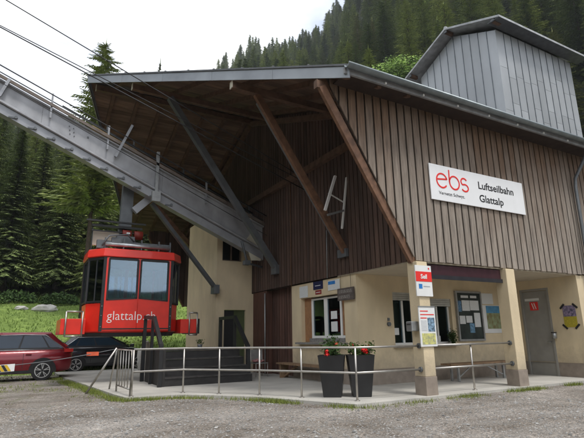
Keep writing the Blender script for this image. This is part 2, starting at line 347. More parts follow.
PLAT = [(9.6,-.22),(.62,-.28),(-.55,2.15),(-1.25,3.0),(-1.9,3.65),(-3.12,3.85),(-3.25,4.8),(-3.9,11.9),(-4.0,15.2),(6,16.5),(9.6,12)]
mb = MB(); mb.prism([(x,y,-.3) for x,y in PLAT], (0,0,.3)); struct(mb.build('concrete_platform', concrete))

# ============================================================ STATION BUILDING
B = thing('station_building', 'cable car station with dark timber gable, weathered timber side and yellow plastered ground floor', 'building', (2.77,0,0))
SL = .374; EZ = 7.45; EY = -.6; RY = 9.5; RZ = EZ+SL*(RY-EY)
def roofz(y): return EZ+SL*(y-EY) if y <= RY else RZ-SL*(y-RY)
def edgex(y): return .5-4.7*(y-EY)/(RY-EY) if y <= RY else -4.2+3.6*(y-RY)/(RY-EY)
FX = 20.0
# --- weathered side cladding (plane y = 0): boards over back boards, cut on the diagonal at the left
def zlow(x): return 3.12 if x >= 2.77 else 3.12+(2.77-x)*1.76
mb = MB(); pitch = .262; bw = .208; top = 7.5
x = .42; k = 0
while x < FX:
    x1 = min(x+bw, FX); dz = rnd.uniform(-.012,.012)
    if zlow(x) < top-.05:
        mb.hexa([(x,-.062,zlow(x)+dz),(x1,-.062,zlow(x1)+dz),(x1,-.03,zlow(x1)+dz),(x,-.03,zlow(x)+dz),(x,-.062,top),(x1,-.062,top),(x1,-.03,top),(x,-.03,top)])
    x += pitch
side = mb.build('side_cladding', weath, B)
mb = MB(); x = .42-(pitch-bw)-.02
mb.prism([(2.77,-.005,3.14),(FX,-.005,3.14),(FX,-.005,top),(.32,-.005,top)], (0,.03,0)); mb.build('cladding_backing', mat('backing_wood', (.06,.048,.04), .9, var=.3, scale=4), B)
# --- dark gable cladding (plane x = 2.77)
mb = MB(); y = .03; pitch2 = .2
while y < 18.95:
    y1 = min(y+.165, 19)
    mb.hexa([(2.72,y,3.12),(2.745,y,3.12),(2.745,y1,3.12),(2.72,y1,3.12),(2.72,y,roofz(y)-.24),(2.745,y,roofz(y)-.24),(2.745,y1,roofz(y1)-.24),(2.72,y1,roofz(y1)-.24)])
    y += pitch2
gab = mb.build('gable_cladding', darkwood, B)
mb = MB(); mb.prism([(2.755,0.0,3.13),(2.755,19,3.13),(2.755,19,roofz(19)-.24),(2.755,RY,RZ-.24),(2.755,0.0,roofz(0)-.24)], (.1,0,0)); mb.build('gable_backing', seam, B)
# far wing cladding (y = 19), same diagonal
mb = MB(); x = .5
while x < FX:
    if zlow(x) < top-.05:
        mb.hexa([(x,18.99,zlow(x)),(x+.23,18.99,zlow(x+.23)),(x+.23,19.03,zlow(x+.23)),(x,19.03,zlow(x)),(x,18.99,top),(x+.23,18.99,top),(x+.23,19.03,top),(x,19.03,top)])
    x += .24
mb.build('far_cladding', darkwood, B)
# near wing inner lining (dark, seen from below)
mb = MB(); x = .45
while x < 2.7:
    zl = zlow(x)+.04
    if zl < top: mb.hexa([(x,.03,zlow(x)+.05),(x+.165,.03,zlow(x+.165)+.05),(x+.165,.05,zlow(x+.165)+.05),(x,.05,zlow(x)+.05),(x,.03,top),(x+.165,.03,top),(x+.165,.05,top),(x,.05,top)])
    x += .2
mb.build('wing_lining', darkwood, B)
mb = MB(); mb.box(FX-.1,FX,0,19,-.05,9); mb.box(2.9,FX-.1,18.9,18.98,3,top); mb.box(9.7,FX-.1,16.2,16.3,-.05,3.1); mb.build('rear_wall', plaster, B)
# --- floor slab above ground floor
mb = MB(); mb.box(2.80,FX,-.0,19,3.135,3.3); mb.build('upper_floor', darkwood, B)
mb = MB(); mb.box(2.76,9.7,.02,3.3,3.085,3.13); mb.build('porch_ceiling', ceil_m, B)
# --- ground floor plaster
def wallx(mb, y0, y1, z0, z1, holes, x, th):     # wall in plane x, facing -X
    segs = sorted(holes)
    cur = y0
    for (a0,a1,b0,b1) in segs:
        mb.box(x,x+th,cur,a0,z0,z1); mb.box(x,x+th,a0,a1,z0,b0); mb.box(x,x+th,a0,a1,b1,z1); cur = a1
    mb.box(x,x+th,cur,y1,z0,z1)
def wally(mb, x0, x1, z0, z1, holes, y, th):
    cur = x0
    for (a0,a1,b0,b1) in sorted(holes):
        mb.box(cur,a0,y,y+th,z0,z1); mb.box(a0,a1,y,y+th,z0,b0); mb.box(a0,a1,y,y+th,b1,z1); cur = a1
    mb.box(cur,x1,y,y+th,z0,z1)
PT = .42
mb = MB(); wallx(mb, 2.42, 6.2, PT, 3.085, [(3.05,5.55,1.16,2.6)], 2.79, .32); mb.build('office_wall', plaster, B)
mb = MB(); mb.box(2.80,3.1,2.43,6.19,-.02,PT); mb.build('plinth', plinth_m, B)
mb = MB(); wally(mb, 3.11, 9.56, PT, 3.085, [(4.12,5.02,1.05,2.6),(5.45,6.56,1.05,2.45)], 2.421, .3); mb.build('ticket_wall', plaster, B)
mb = MB(); mb.box(3.11,9.56,2.43,2.7,-.02,PT); mb.build('plinth', plinth_m, B)
mb = MB(); wallx(mb, .0, 2.42, PT, 3.085, [(1.04,1.96,.43,2.72)], 9.56, .3); mb.box(9.86,FX-.1,0,.3,PT,3.1); mb.build('end_wall', plaster, B)
mb = MB(); mb.box(9.57,9.85,.01,1.04,-.02,PT); mb.box(9.57,9.85,1.96,2.41,-.02,PT); mb.box(9.86,FX-.1,.01,.29,-.02,PT); mb.build('plinth', plinth_m, B)
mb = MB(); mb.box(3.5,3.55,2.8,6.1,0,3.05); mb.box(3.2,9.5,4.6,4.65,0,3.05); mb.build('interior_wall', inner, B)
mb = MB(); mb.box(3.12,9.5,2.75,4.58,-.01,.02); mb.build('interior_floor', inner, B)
# columns
for cx, cw in ((2.70,.34), (6.0,.36)):
    o = MB().box(cx,cx+cw,-.14,-.14+cw,.41,3.083).build('column', plaster, B, bevel=.012)
    MB().box(cx-.012,cx+cw+.012,-.152,-.128+cw,-.02,.409).build('column_base', plinth_m, o, bevel=.01)
# --- yellow stair tower behind
mb = MB(); wally(mb, 1.15, 2.70, 3.08, 6.5, [(1.38,2.24,4.39,5.55)], 9.4, .25); wally(mb, 1.15, 3.10, 0, 3.08, [(1.50,2.42,.0,2.42)], 9.4, .25); mb.box(1.15,1.4,9.651,13.2,0,6.5); mb.box(1.401,2.7,12.9,13.2,0,6.5)
tw = mb.build('stair_tower', plaster, B)
o = MB().box(1.38,2.24,9.55,9.58,4.39,5.55).build('window', glass_w, B)
mb = MB()
for x0 in (1.38,1.78,2.19): mb.box(x0,x0+.05,9.5,9.56,4.39,5.55)
mb.box(1.38,2.24,9.5,9.545,5.5,5.549); mb.box(1.38,2.24,9.5,9.545,4.391,4.44); mb.build('frame', mat('brown_frame', (.16,.11,.08), .6), o)
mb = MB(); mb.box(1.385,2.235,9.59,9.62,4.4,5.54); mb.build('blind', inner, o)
d = MB().box(1.96,2.42,9.5,9.55,.01,2.41).build('door', greendoor, B)
MB().box(1.50,1.955,9.52,9.56,.01,2.41).build('dark_leaf', black, d)
MB().box(2.02,2.05,9.44,9.5,1.0,1.12).build('handle', steel, d)
# --- plank wall at ground level beside office
mb = MB(); y = 6.2
while y < 9.35:
    mb.box(3.02,3.045,y,y+.165,0,3.12); y += .2
pw = mb.build('plank_wall', mat('plank_cladding', (.095,.048,.035), .75, var=.35, scale=3, stretch=(3,3,.35), island=.25), B)
MB().box(3.05,3.1,6.2,9.4,0,3.12).build('plank_backing', seam, B)
mb = MB(); mb.box(2.76,3.0,8.15,9.38,0,3.1); mb.build('corner_panel', mat('plank_cladding2', (.10,.045,.03), .75, var=.35, scale=3, stretch=(8,8,.35)), B)
MB().tube([(2.70,8.17,0),(2.70,8.17,3.0)],.025).build('conduit', steel, B)
MB().tube([(2.69,6.05,3.0),(2.69,6.0,8.2)],.018,6).build('conduit', brace_m, B)
MB().tube([(2.69,3.75,3.1),(2.69,3.7,4.62)],.016,6).build('conduit', steel, B)

# --- roof (one thick prow-edged slab each side)
def roofslab(mb, zoff, th, y0, y1, inset=0):
    ys = [y0, y1]
    P = []
    for dz in (-th, 0):
        P += [(edgex(y0)+inset,y0,roofz(y0)+zoff+dz),(FX+.6,y0,roofz(y0)+zoff+dz),(FX+.6,y1,roofz(y1)+zoff+dz),(edgex(y1)+inset,y1,roofz(y1)+zoff+dz)]
    mb.hexa(P)
mb = MB(); roofslab(mb, 0, .05, EY, RY); roofslab(mb, 0, .05, RY+.0001, 19.6)
roof = mb.build('roof', mat('roof_sheet', (.12,.12,.12), .6, .3), B)
# soffit boards, running parallel to the eave
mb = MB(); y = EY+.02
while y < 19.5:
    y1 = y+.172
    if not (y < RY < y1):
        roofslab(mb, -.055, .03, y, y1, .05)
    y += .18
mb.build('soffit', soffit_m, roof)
# rafters running up the slope
mb = MB(); xx = -3.2
while xx < 19:
    for (ya, yb) in ((EY+.05, RY-.1), (RY+.1, 19.5)):
        if xx < .5:
            if ya < RY: ya = max(ya, EY+(.5-xx)/4.7*(RY-EY)+.15)
            else: yb = min(yb, RY+(xx+4.2)/3.6*(RY-EY)-.15)
        if yb-ya > .4 and xx < 2.6: mb.bar((xx,ya,roofz(ya)-.17),(xx,yb,roofz(yb)-.17),.12,.16)
    xx += .95
mb.build('rafters', beam_m, roof)
# verge fascia sheets
def fascia(mb, y0, y1, h, off, z_off=0.03):
    n_ = Vector((-(RY-EY), -4.7, 0)).normalized() if y1 <= RY else Vector((-(RY-EY), 3.6, 0)).normalized()
    a0 = Vector((edgex(y0),y0,roofz(y0)+z_off)); a1 = Vector((edgex(y1),y1,roofz(y1)+z_off))
    o_ = n_*off; i_ = n_*(off-.03)
    mb.hexa([a0+i_-Vector((0,0,h)),a1+i_-Vector((0,0,h)),a1+o_-Vector((0,0,h)),a0+o_-Vector((0,0,h)),a0+i_,a1+i_,a1+o_,a0+o_])
mb = MB(); ys = [EY-.1+i*(RY-EY+.1)/5 for i in range(6)]
for a0, a1 in zip(ys, ys[1:]): fascia(mb, a0, a1-.006, .32, .04)
fascia(mb, RY+.001, 19.6, .3, .04)
mb.build('verge_fascia', sheet, roof)
mb = MB(); fascia(mb, EY-.1, RY, .05, .07, .06); fascia(mb, RY+.001, 19.6, .05, .07, .06)
for k in range(9):
    y = .3+k*1.0; mb.box(edgex(y)-.06,edgex(y)+.0,y,y+.05,roofz(y)+.05,roofz(y)+.11)
mb.build('verge_trim', mat('trim_dark', (.10,.105,.11), .5, .4), roof)
# fascia under gutter, gutter, hooks
mb = MB(); mb.box(.42,FX+.6,-.665,-.605,7.25,7.40); mb.build('eave_board', mat('eave_board', (.23,.235,.24), .6), roof)
mb = MB(); mb.box(.5,FX+.5,-.60,-.0,7.28,7.31); mb.build('eave_soffit', mat('dark_soffit', (.035,.022,.016), .85, var=.3, scale=4), roof)  # boards coloured extra dark to deepen the shade under the eave
mb = MB()
rows = []
for xx_ in (.40, FX+.6):
    rows.append([(xx_, -.77+.1*math.cos(t), 7.44-.1*math.sin(t)) for t in [math.pi*k/10 for k in range(11)]]+[(xx_, -.77+.088*math.cos(t), 7.44-.088*math.sin(t)) for t in [math.pi*(10-k)/10 for k in range(11)]])
mb.grid(rows, closed=True, caps=True); mb.build('gutter', mat('gutter_sheet', (.19,.22,.23), .4, .5, var=.15), roof)
for k in range(9):
    MB().box(1.6+k*1.25,1.64+k*1.25,-.70,-.667,7.27,7.32).build('gutter_hook', white, roof)
mb = MB(); mb.tube([(10.3,-.75,7.3),(10.28,-.6,7.1),(10.05,-.22,6.3),(10.02,-.2,6.0),(10.0,-.2,3.2),(10.0,-.2,0)],.055); mb.build('downpipe', dsteel, B)
# purlins with white end caps
for (py, x_end) in ((0.0,.12),(2.76,-1.0),(7.2,-2.95),(RY,-3.9),(14,-2.3)):
    z = roofz(py)-.42
    p = MB().box(x_end,2.7,py-.08 if py else .03,py+.08 if py else .17,z-.1,z+.1).build('purlin', beam_m, roof)
    MB().box(x_end-.025,x_end-.001,(py-.085 if py else .025),(py+.085 if py else .175),z-.1,z+.11).build('end_cap', cream if py else beam_m, p)
# diagonal timber braces
def brace(y, p, q, w=.2):
    o = MB().bar((p[0],y,p[1]),(q[0],y,q[1]),w,.2).build('brace', brace_m, B); return o
br0 = brace(.04,(.22,7.2),(2.74,3.10),.10)
br1 = brace(2.76,(-.22,8.2),(2.74,3.72),.12)
MB().bar((-.05,3.0,8.1),(2.72,3.0,3.95),.10,.16).build('steel_backing', dsteel, br1)
MB().box(2.62,2.72,2.62,3.06,3.62,3.86).build('foot_plate', dsteel, br1)
brace(19.1,(.5,7.2),(2.78,3.15)); 
brace(14.2,(-1.6,9.0),(2.7,4.6)); 
# truss pieces in the gable
mb = MB(); mb.bar((2.66,0.2,7.0),(2.66,18.8,7.0),.16,.22); mb.bar((2.66,.3,roofz(.3)-.5),(2.66,RY,RZ-.5),.16,.2); mb.bar((2.66,18.7,roofz(18.7)-.5),(2.66,RY,RZ-.5),.16,.2); mb.build('gable_beam', beam_m, B)
# --- roof tower
T = dict(x0=10.2,x1=15.4,y0=2.0,y1=6.2); tz0 = 8.2; ez = 13.45; rz = 14.45; my = 4.1
mb = MB(); n_ = 11
def tz(y): return ez+(rz-ez)*(1-abs(y-my)/2.1)-.05
for k in range(n_):
    a0 = T['x0']+k*5.2/n_; a1 = a0+5.2/n_-.012; zs_ = [tz0, 10.1+rnd.uniform(-.5,.5), 11.9+rnd.uniform(-.5,.5), ez]
    for q0, q1 in zip(zs_, zs_[1:]): mb.box(a0,a1,2.0,2.03,q0,q1-.012)
for k in range(10):
    a0 = T['y0']+k*4.2/10; a1 = a0+.42-.012
    mb.hexa([(10.17,a0,tz0),(10.2,a0,tz0),(10.2,a1,tz0),(10.17,a1,tz0),(10.17,a0,tz(a0)),(10.2,a0,tz(a0)),(10.2,a1,tz(a1)),(10.17,a1,tz(a1))])
tc_ = mb.build('roof_tower', towerm, B)
mb = MB(); mb.box(10.21,15.39,2.031,6.2,tz0,ez-.01)
mb.prism([(10.21,2.05,ez),(10.21,6.15,ez),(10.21,my,rz-.08)],(5.18,0,0)); mb.build('tower_core', mat('seam_grey', (.10,.11,.12), .5, .5), tc_)
mb = MB()
for k in range(1, n_): mb.box(T['x0']+k*5.2/n_-.016,T['x0']+k*5.2/n_+.004,1.975,2.03,tz0,ez-.02)
for k in range(1, 10): a0 = T['y0']+k*.42; mb.box(10.145,10.2,a0-.016,a0+.004,tz0,tz(a0))
mb.build('standing_seams', mat('seam_metal', (.2,.22,.24), .4, .7), tc_)
mb = MB()
def ts(y): return 14.68-.41*abs(y-my)
for (ya, yb) in ((1.42,my),(my,6.78)):
    mb.hexa([(9.68,ya,ts(ya)-.09),(15.9,ya,ts(ya)-.09),(15.9,yb,ts(yb)-.09),(9.68,yb,ts(yb)-.09),(9.68,ya,ts(ya)),(15.9,ya,ts(ya)),(15.9,yb,ts(yb)),(9.68,yb,ts(yb))])
tr = mb.build('tower_roof', towerroof, tc_)
mb = MB()
for yy in (1.75, my, 6.45): MB().box(9.75,10.16,yy-.07,yy+.07,ts(yy)-.25,ts(yy)-.10).build('rafter_end', beam_m, tr)
for k in range(7): MB().box(10.4+k*.8,10.48+k*.8,1.62,1.97,ts(1.75)-.19,ts(1.75)-.12).build('rafter_end', beam_m, tr)

MB().box(9.69,15.89,1.43,1.97,ts(1.5)-.12,ts(1.5)-.10).build('eave_lining', MATS['trim_dark'], tr)
for yy in (1.75,my-.0,6.45): MB().box(9.70,9.745,yy-.08,yy+.08,ts(yy)-.24,ts(yy)-.12).build('end_cap', MATS['trim_dark'], tr)
MB().tube([(9.7,my,14.7),(15.9,my,14.7)],.07).build('ridge_cap', towerroof, tr)

# ============================================================ windows
wood_y = mat('window_wood', (.33,.17,.08), .6, var=.2, scale=8)
stone = mat('sill_stone', (.22,.21,.20), .7, var=.3, scale=15)
# office window (facing -X)
WN = MB().box(2.95,2.96,3.4,5.05,1.34,2.52).build('window', glass_w, B)
mb = MB()
for (a0,a1) in ((5.0,5.1),(4.16,4.34),(3.36,3.46),(3.05,3.1)): mb.box(2.92,2.99,a0,a1,1.28,2.56)
mb.box(2.921,2.989,3.1,5.1,2.5,2.555); mb.box(2.921,2.989,3.1,5.1,1.285,1.36); mb.build('frame', white, WN)
mb = MB(); mb.box(2.93,2.98,5.101,5.54,1.17,2.59); mb.build('wood_jamb', wood_y, WN); MB().box(2.94,2.97,3.11,3.35,1.37,2.49).build('wood_shutter', wood_y, WN)
mb = MB(); mb.box(2.6,2.98,2.95,5.68,1.10,1.158); mb.build('sill', stone, WN)
mb = MB(); mb.box(2.82,2.93,3.1,5.1,1.16,1.28); mb.build('sill_ledge', stone, WN)
mb = MB()
for i in range(12): mb.box(3.05+.02*(i%2),3.06+.02*(i%2),4.45+i*.045,4.49+i*.045,1.37,2.49)
mb.build('curtain', mat('curtain', (.30,.31,.30), .9, var=.1), WN)
for (z0,z1) in ((1.48,1.78),(1.86,2.1)): MB().box(2.936,2.945,3.65,3.98,z0,z1).build('paper_note', paper, WN)
# ticket windows (facing -Y)
def ticket(x0, x1, z0, z1, shut):
    W_ = MB().box(x0+.05,x1-.05,2.56,2.57,z0+.05,z1-shut).build('window', glass_w, B)
    mb = MB()
    for a0 in (x0, (x0+x1)/2-.03, x1-.07): mb.box(a0,a0+.07,2.53,2.6,z0,z1-shut)
    mb.box(x0+.07,x1-.07,2.531,2.6,z0,z0+.07); mb.build('frame', white, W_)
    mb = MB()
    for i in range(int(shut/.06)): mb.box(x0+.01,x1-.01,2.44,2.5,z1-.06*(i+1)+.006,z1-.06*i)
    mb.build('roller_shutter', mat('shutter', (.42,.42,.39), .5), W_)
    MB().box(x0-.08,x1+.08,2.22,2.55,z0-.06,z0-.001).build('sill', stone, W_)
    return W_
W1 = ticket(4.12,5.02,1.05,2.6,.24); W2 = ticket(5.45,6.56,1.05,2.45,.24)
MB().box(4.2,4.4,2.545,2.55,1.35,1.55).build('paper_note', paper, W1)
mb = MB(); mb.box(5.75,5.95,2.545,2.55,1.55,1.8); mb.box(5.6,6.1,2.545,2.55,1.13,1.3); mb.build('paper_note', paper, W2)
mb = MB()
for i in range(5): mb.box(6.2+.06*i,6.25+.06*i,2.62+.02*(i%2),2.64+.02*(i%2),1.1,2.2)
mb.build('curtain', mat('brown_curtain', (.13,.075,.045), .9), W2)
# end wall door
D = MB().box(9.60,9.65,1.05,1.95,.0,2.71).build('door', doorgrey, B)
mb = MB(); mb.box(9.55,9.66,.98,1.045,0,2.72); mb.box(9.55,9.66,1.955,2.02,0,2.72); mb.box(9.55,9.66,.98,2.02,2.722,2.79); mb.build('door_frame', doorgrey, D)
MB().tube([(9.58,1.12,1.05),(9.55,1.12,1.05),(9.55,1.25,1.05)],.014).build('handle', steel, D)
# awning cassette
aw = MB(); aw.box(3.05,5.995,.03,.3,2.74,3.06); aw.build('awning_cassette', maroon, B, bevel=.02)
MB().box(3.05,5.995,-.01,.03,2.70,2.80).build('awning_bar', mat('awning_bar', (.025,.025,.03), .4), B)
mb = MB()
for xb in (3.2,5.4): mb.box(xb,xb+.06,.1,.2,2.62,2.74)
# ============================================================ SIGNS
signred = mat('sign_red', (.75,.035,.03), .5, var=.02); signblack = mat('sign_black', (.02,.02,.022), .5); blue = mat('sign_blue', (.03,.20,.55), .5); navy = mat('sign_navy', (.012,.016,.07), .4)
S = thing('company_sign', 'long white sign board with red logo and black lettering on the weathered timber side', 'sign', (5.37,-.1,4.76))
MB().box(3.44,7.29,-.115,-.085,4.76,5.75).build('board', mat('sign_white', (.80,.81,.82), .4, var=.02), S, bevel=.004)
def stroke(mb, pts, w, y):
    n = len(pts)
    for k in range(n-1):
        p = Vector(pts[k]); q = Vector(pts[k+1]); d = (q-p).normalized(); s_ = Vector((-d.y, d.x))*w/2; e = d*w*.12
        P = [p-e+s_, p-e-s_, q+e-s_, q+e+s_]
        mb.hexa([(v.x, y-.002*(k%2)*0.5, v.y) for v in P]+[(v.x, y-.006-.0004*(k%2), v.y) for v in P])
def arc(cx, cz, r, a0, a1, n=22, rz_=None):
    rz_ = rz_ or r
    return [(cx+r*math.cos(R(a0+(a1-a0)*k/n)), cz+rz_*math.sin(R(a0+(a1-a0)*k/n))) for k in range(n+1)]
mb = MB(); cz = 5.32; r_ = .185
stroke(mb, [(3.68,cz+.02),(4.05,cz+.06)]+arc(3.87,cz,r_+.01,15,320), .043, -.116)
mb.build('logo_letter', signred, S); mb = MB(); stroke(mb, [(4.16,cz+.34),(4.15,cz)]+arc(4.34,cz,r_,180,540), .043, -.116)
mb.build('logo_letter', signred, S); mb = MB(); stroke(mb, arc(4.72,cz+.085,.115,30,235,16,.1)+arc(4.74,cz-.085,.13,120,-150,18,.1), .043, -.116)
mb.build('logo_letter', signred, S)
text('Vernetzt Schwyz.', .125, (3.72,-.116,4.93), (1,0,0), (0,0,1), signblack, S, sx=1.12)
text('Luftseilbahn', .30, (5.28,-.116,5.30), (1,0,0), (0,0,1), signblack, S, sx=1.08, bold=.004)
text('Glattalp', .30, (5.28,-.116,4.92), (1,0,0), (0,0,1), signblack, S, sx=1.08, bold=.004)
S = thing('ticket_sign', 'white and red sign high on the first column, above the timetable', 'sign', (2.85,-.16,2.24))
MB().box(2.60,3.12,-.175,-.15,2.24,2.98).build('board', paper, S)
MB().box(2.602,3.118,-.18,-.176,2.59,2.83).build('red_band', signred, S)
text('Seil', .15, (2.86,-.181,2.66), (1,0,0), (0,0,1), paper, S, align='CENTER', bold=.004)
MB().box(2.68,2.79,-.18,-.176,2.42,2.53).build('pictogram', blue, S)
MB().box(3.02,3.06,-.18,-.176,2.89,2.93).build('mark', signred, S)
MB().box(2.83,3.04,-.179,-.176,2.465,2.485).build('grey_line', mat('grey_line', (.35,.37,.4), .6), S)
S = thing('timetable_sign', 'white timetable board with photo and yellow map on the first column, under the red sign', 'sign', (2.87,-.16,1.08))
MB().box(2.61,3.13,-.172,-.15,1.08,1.98).build('board', paper, S)
MB().box(2.60,3.14,-.178,-.165,1.981,2.01).build('top_clip', steel, S)
for i, (w_, z) in enumerate(((.25,1.88),(.44,1.80),(.2,1.72))): MB().box(2.65,2.65+w_,-.176,-.173,z,z+.022).build('red_line', signred, S)
MB().box(2.87,3.09,-.176,-.173,1.42,1.74).build('photo', mat('photo_blue', (.16,.25,.34), .5, var=.8, scale=18), S)
MB().box(2.66,3.09,-.176,-.173,1.13,1.38).build('map', mat('map_print', (.55,.58,.42), .6, var=.5, scale=14, col2=(.75,.72,.2)), S)
MB().box(2.66,2.84,-.176,-.173,1.44,1.68).build('text_block', mat('grey_print', (.55,.57,.58), .7, var=.25, scale=60, stretch=(1,1,6)), S)
# notices above the office window (facing -X)
def notice(name, label, y0, y1, z0, z1, m, cat='sign', x=2.785):
    o = MB().box(x-.012,x,y0,y1,z0,z1).build(name, m); return tag(o, label, cat)
px_print = mat('printed_paper', (.66,.68,.68), .7, var=.18, scale=50, stretch=(1,.4,5))
notice('paper_notice', 'small white paper notice left of the blue plate above the office window', 5.08,5.62,2.62,3.0, px_print, 'notice')
o = notice('blue_plate', 'dark blue plate above the middle of the office window', 4.15,4.72,2.82,3.08, navy)
MB().box(2.768,2.772,4.28,4.6,2.93,2.95).build('lettering', paper, o)
o = notice('red_plate', 'small dark red plate under the dark blue plate', 4.25,4.6,2.66,2.79, mat('plate_red', (.25,.03,.03), .5)); MB().box(2.769,2.772,4.3,4.55,2.71,2.73).build('lettering', paper, o)
o = notice('info_plate', 'white plate with blue stripe right of the dark blue plate', 3.22,3.85,2.72,3.03, px_print)
MB().box(2.768,2.772,3.45,3.83,2.9,3.0).build('blue_stripe', blue, o)
wb = thing('wooden_sign', 'grey weathered wooden sign hanging by two cords at the office corner', 'sign', (2.74,2.85,2.35))
MB().box(2.71,2.75,2.46,3.26,2.36,2.72).build('board', mat('grey_wood', (.11,.09,.08), .9, var=.35, scale=10, stretch=(1,.5,4)), wb)
mb = MB(); mb.tube([(2.73,2.6,2.72),(2.73,2.6,3.1)],.006,5); mb.tube([(2.73,3.1,2.72),(2.73,3.1,3.1)],.006,5); mb.build('cords', black, wb)
mb = MB()
for i in range(2):
    for k in range(13 if i == 0 else 11):
        yk = 3.18-k*.052; zk = 2.57-i*.16
        mb.bar((2.708,yk,zk+.0),(2.708,yk-.012*(k%3),zk+.10),.003,.014,up=(0,1,0)); mb.bar((2.7075,yk,zk+.03+.05*(k%2)),(2.7075,yk-.034,zk+.03+.05*(k%2)),.003,.012)
mb.build('carved_marks', mat('engraved', (.30,.28,.26), .8), wb)
# noticeboard
S = thing('notice_board', 'glazed notice board in a silver frame with white sheets on dark felt', 'notice board', (7.35,2.38,1.13))
MB().box(6.78,7.92,2.38,2.415,1.16,2.68).build('felt_panel', mat('felt', (.035,.045,.04), .9, var=.3), S)
mb = MB()
for q in ((6.74,6.80,1.12,2.72),(7.90,7.96,1.12,2.72)): mb.box(q[0],q[1],2.34,2.42,q[2],q[3])
mb.box(6.80,7.90,2.341,2.42,2.66,2.719); mb.box(6.80,7.90,2.341,2.42,1.121,1.18); mb.build('frame', steel, S)
for (x0,x1,z0,z1) in ((7.02,7.38,2.08,2.42),(7.40,7.82,2.10,2.42),(6.86,7.12,1.66,1.92),(7.16,7.45,1.70,1.92),(7.55,7.84,1.56,2.02),(7.0,7.35,2.5,2.58),(7.45,7.75,2.5,2.58)):
    MB().box(x0,x1,2.372,2.379,z0,z1).build('sheet', px_print, S)
MB().box(6.84,6.99,2.372,2.379,2.05,2.40).build('blue_sheet', mat('print_blue', (.10,.2,.33), .6, var=.5, scale=20), S)
MB().box(7.30,7.52,2.371,2.379,1.38,1.68).build('blue_sheet', mat('print_blue2', (.14,.28,.42), .6, var=.5, scale=20), S)
o = MB().box(8.05,8.62,2.405,2.418,2.32,2.68).build('paper_notice', px_print); tag(o, 'white paper notice on the wall above the map poster', 'notice')
S = thing('map_poster', 'large white poster with yellow relief map and blue sky beside the notice board', 'poster', (8.45,2.4,1.36))
MB().box(7.97,8.95,2.40,2.418,1.36,2.28).build('board', paper, S)
MB().box(8.2,8.94,2.394,2.399,1.5,2.02).build('map_print', mat('relief_print', (.38,.30,.12), .7, var=.5, scale=7, col2=(.30,.38,.22)), S)
MB().box(8.2,8.94,2.394,2.399,2.021,2.26).build('sky_print', mat('sky_print', (.08,.25,.42), .6, var=.25, scale=6), S)
# poster with tape on end wall (facing -X)
S = thing('event_poster', 'blue and yellow poster taped to the yellow wall by the metal door', 'poster', (9.54,.38,1.5))
MB().box(9.548,9.555,.17,.58,1.83,2.17).build('upper_print', mat('poster_blue', (.16,.17,.30), .6, var=.7, scale=16, col2=(.34,.26,.38)), S)
MB().box(9.548,9.555,.17,.58,1.50,1.829).build('lower_print', mat('poster_yellow', (.40,.33,.03), .6, var=.35, scale=40, stretch=(1,.4,3)), S)
for (yy,zz,s_) in ((.17,2.15,-1),(.58,2.15,1),(.18,1.52,1),(.57,1.52,-1)):
    MB().bar((9.544,yy-.07,zz+.07*s_*1),(9.544,yy+.07,zz-.07*s_*1),.06,.008,up=(1,0,0)).build('tape', signblack, S)
S = thing('door_sticker', 'red and white warning sticker on the grey metal door', 'sticker', (9.59,1.55,2.1))
MB().box(9.592,9.598,1.42,1.72,2.08,2.36).build('red_square', signred, S)
MB().box(9.592,9.598,1.36,1.88,2.40,2.48).build('white_strip', paper, S)
MB().bar((9.590,1.50,2.12),(9.590,1.56,2.32),.004,.03).build('symbol', paper, S); MB().bar((9.590,1.58,2.12),(9.590,1.64,2.32),.004,.03).build('symbol', paper, S)
S = thing('wall_ashtray', 'small grey cup ashtray with dark lid on the wall by the metal door', 'ashtray', (9.45,.93,1.15))
MB().tube([(9.47,.93,1.16),(9.47,.93,1.33)],.075,14).build('cup', zinc, S); MB().tube([(9.47,.93,1.331),(9.47,.93,1.36)],.08,14).build('lid', black, S); MB().box(9.53,9.559,.9,.96,1.2,1.3).build('bracket', black, S)
S = thing('letter_box', 'grey metal letter box on the left side of the first column', 'letter box', (2.4,.08,1.42))
MB().box(2.47,2.699,-.06,.14,1.43,1.66).build('box', zinc, S, bevel=.02); MB().box(2.462,2.47,-.02,.10,1.58,1.6).build('slot', black, S)
S = thing('door_bell', 'small dark wall bell on the yellow wall left of the ticket window', 'bell', (3.9,2.4,1.6))
MB().tube([(3.9,2.419,1.66),(3.9,2.36,1.66)],.06,12).build('bell_body', dsteel, S); MB().box(3.87,3.93,2.38,2.419,1.76,1.84).build('bracket', dsteel, S)

# ============================================================ RAILINGS
stainless = mat('stainless_tube', (.42,.40,.37), .35, .8, var=.12, scale=6)
RP = [(-2.98,3.95),(-1.70,3.98),(-1.03,3.18),(-.32,2.33),(.27,1.33),(.94,.13)]
S = thing('platform_railing', 'long steel tube railing with two rails curving round the platform edge to the first column', 'railing', (-.3,2.3,0))
for (x,y) in RP:
    o = MB().tube([(x,y,0),(x,y,1.09)],.023,10).build('post', stainless, S)
    MB().tube([(x,y,.001),(x,y,.012)],.06,12).build('foot_plate', stainless, o)
for z in (1.1,.57):
    MB().tube([(x,y,z) for x,y in RP]+[(2.69,-.02,z)],.025,10).build('rail', stainless, S)
    MB().tube([(2.66,-.02,z),(2.699,-.02,z)],.06,12).build('wall_flange', dsteel, S)
S = thing('porch_railing', 'short steel tube railing between the two yellow columns', 'railing', (4.35,.05,0))
for z in (1.1,.57):
    MB().tube([(3.045,.0,z),(5.995,.0,z)],.025,10).build('rail', stainless, S)
    MB().tube([(5.96,0,z),(5.999,0,z)],.06,12).build('wall_flange', dsteel, S)
o = MB().tube([(4.48,.03,0),(4.48,.03,1.09)],.023,10).build('post', stainless, S); MB().tube([(4.48,.03,.001),(4.48,.03,.012)],.06,12).build('foot_plate', stainless, o)
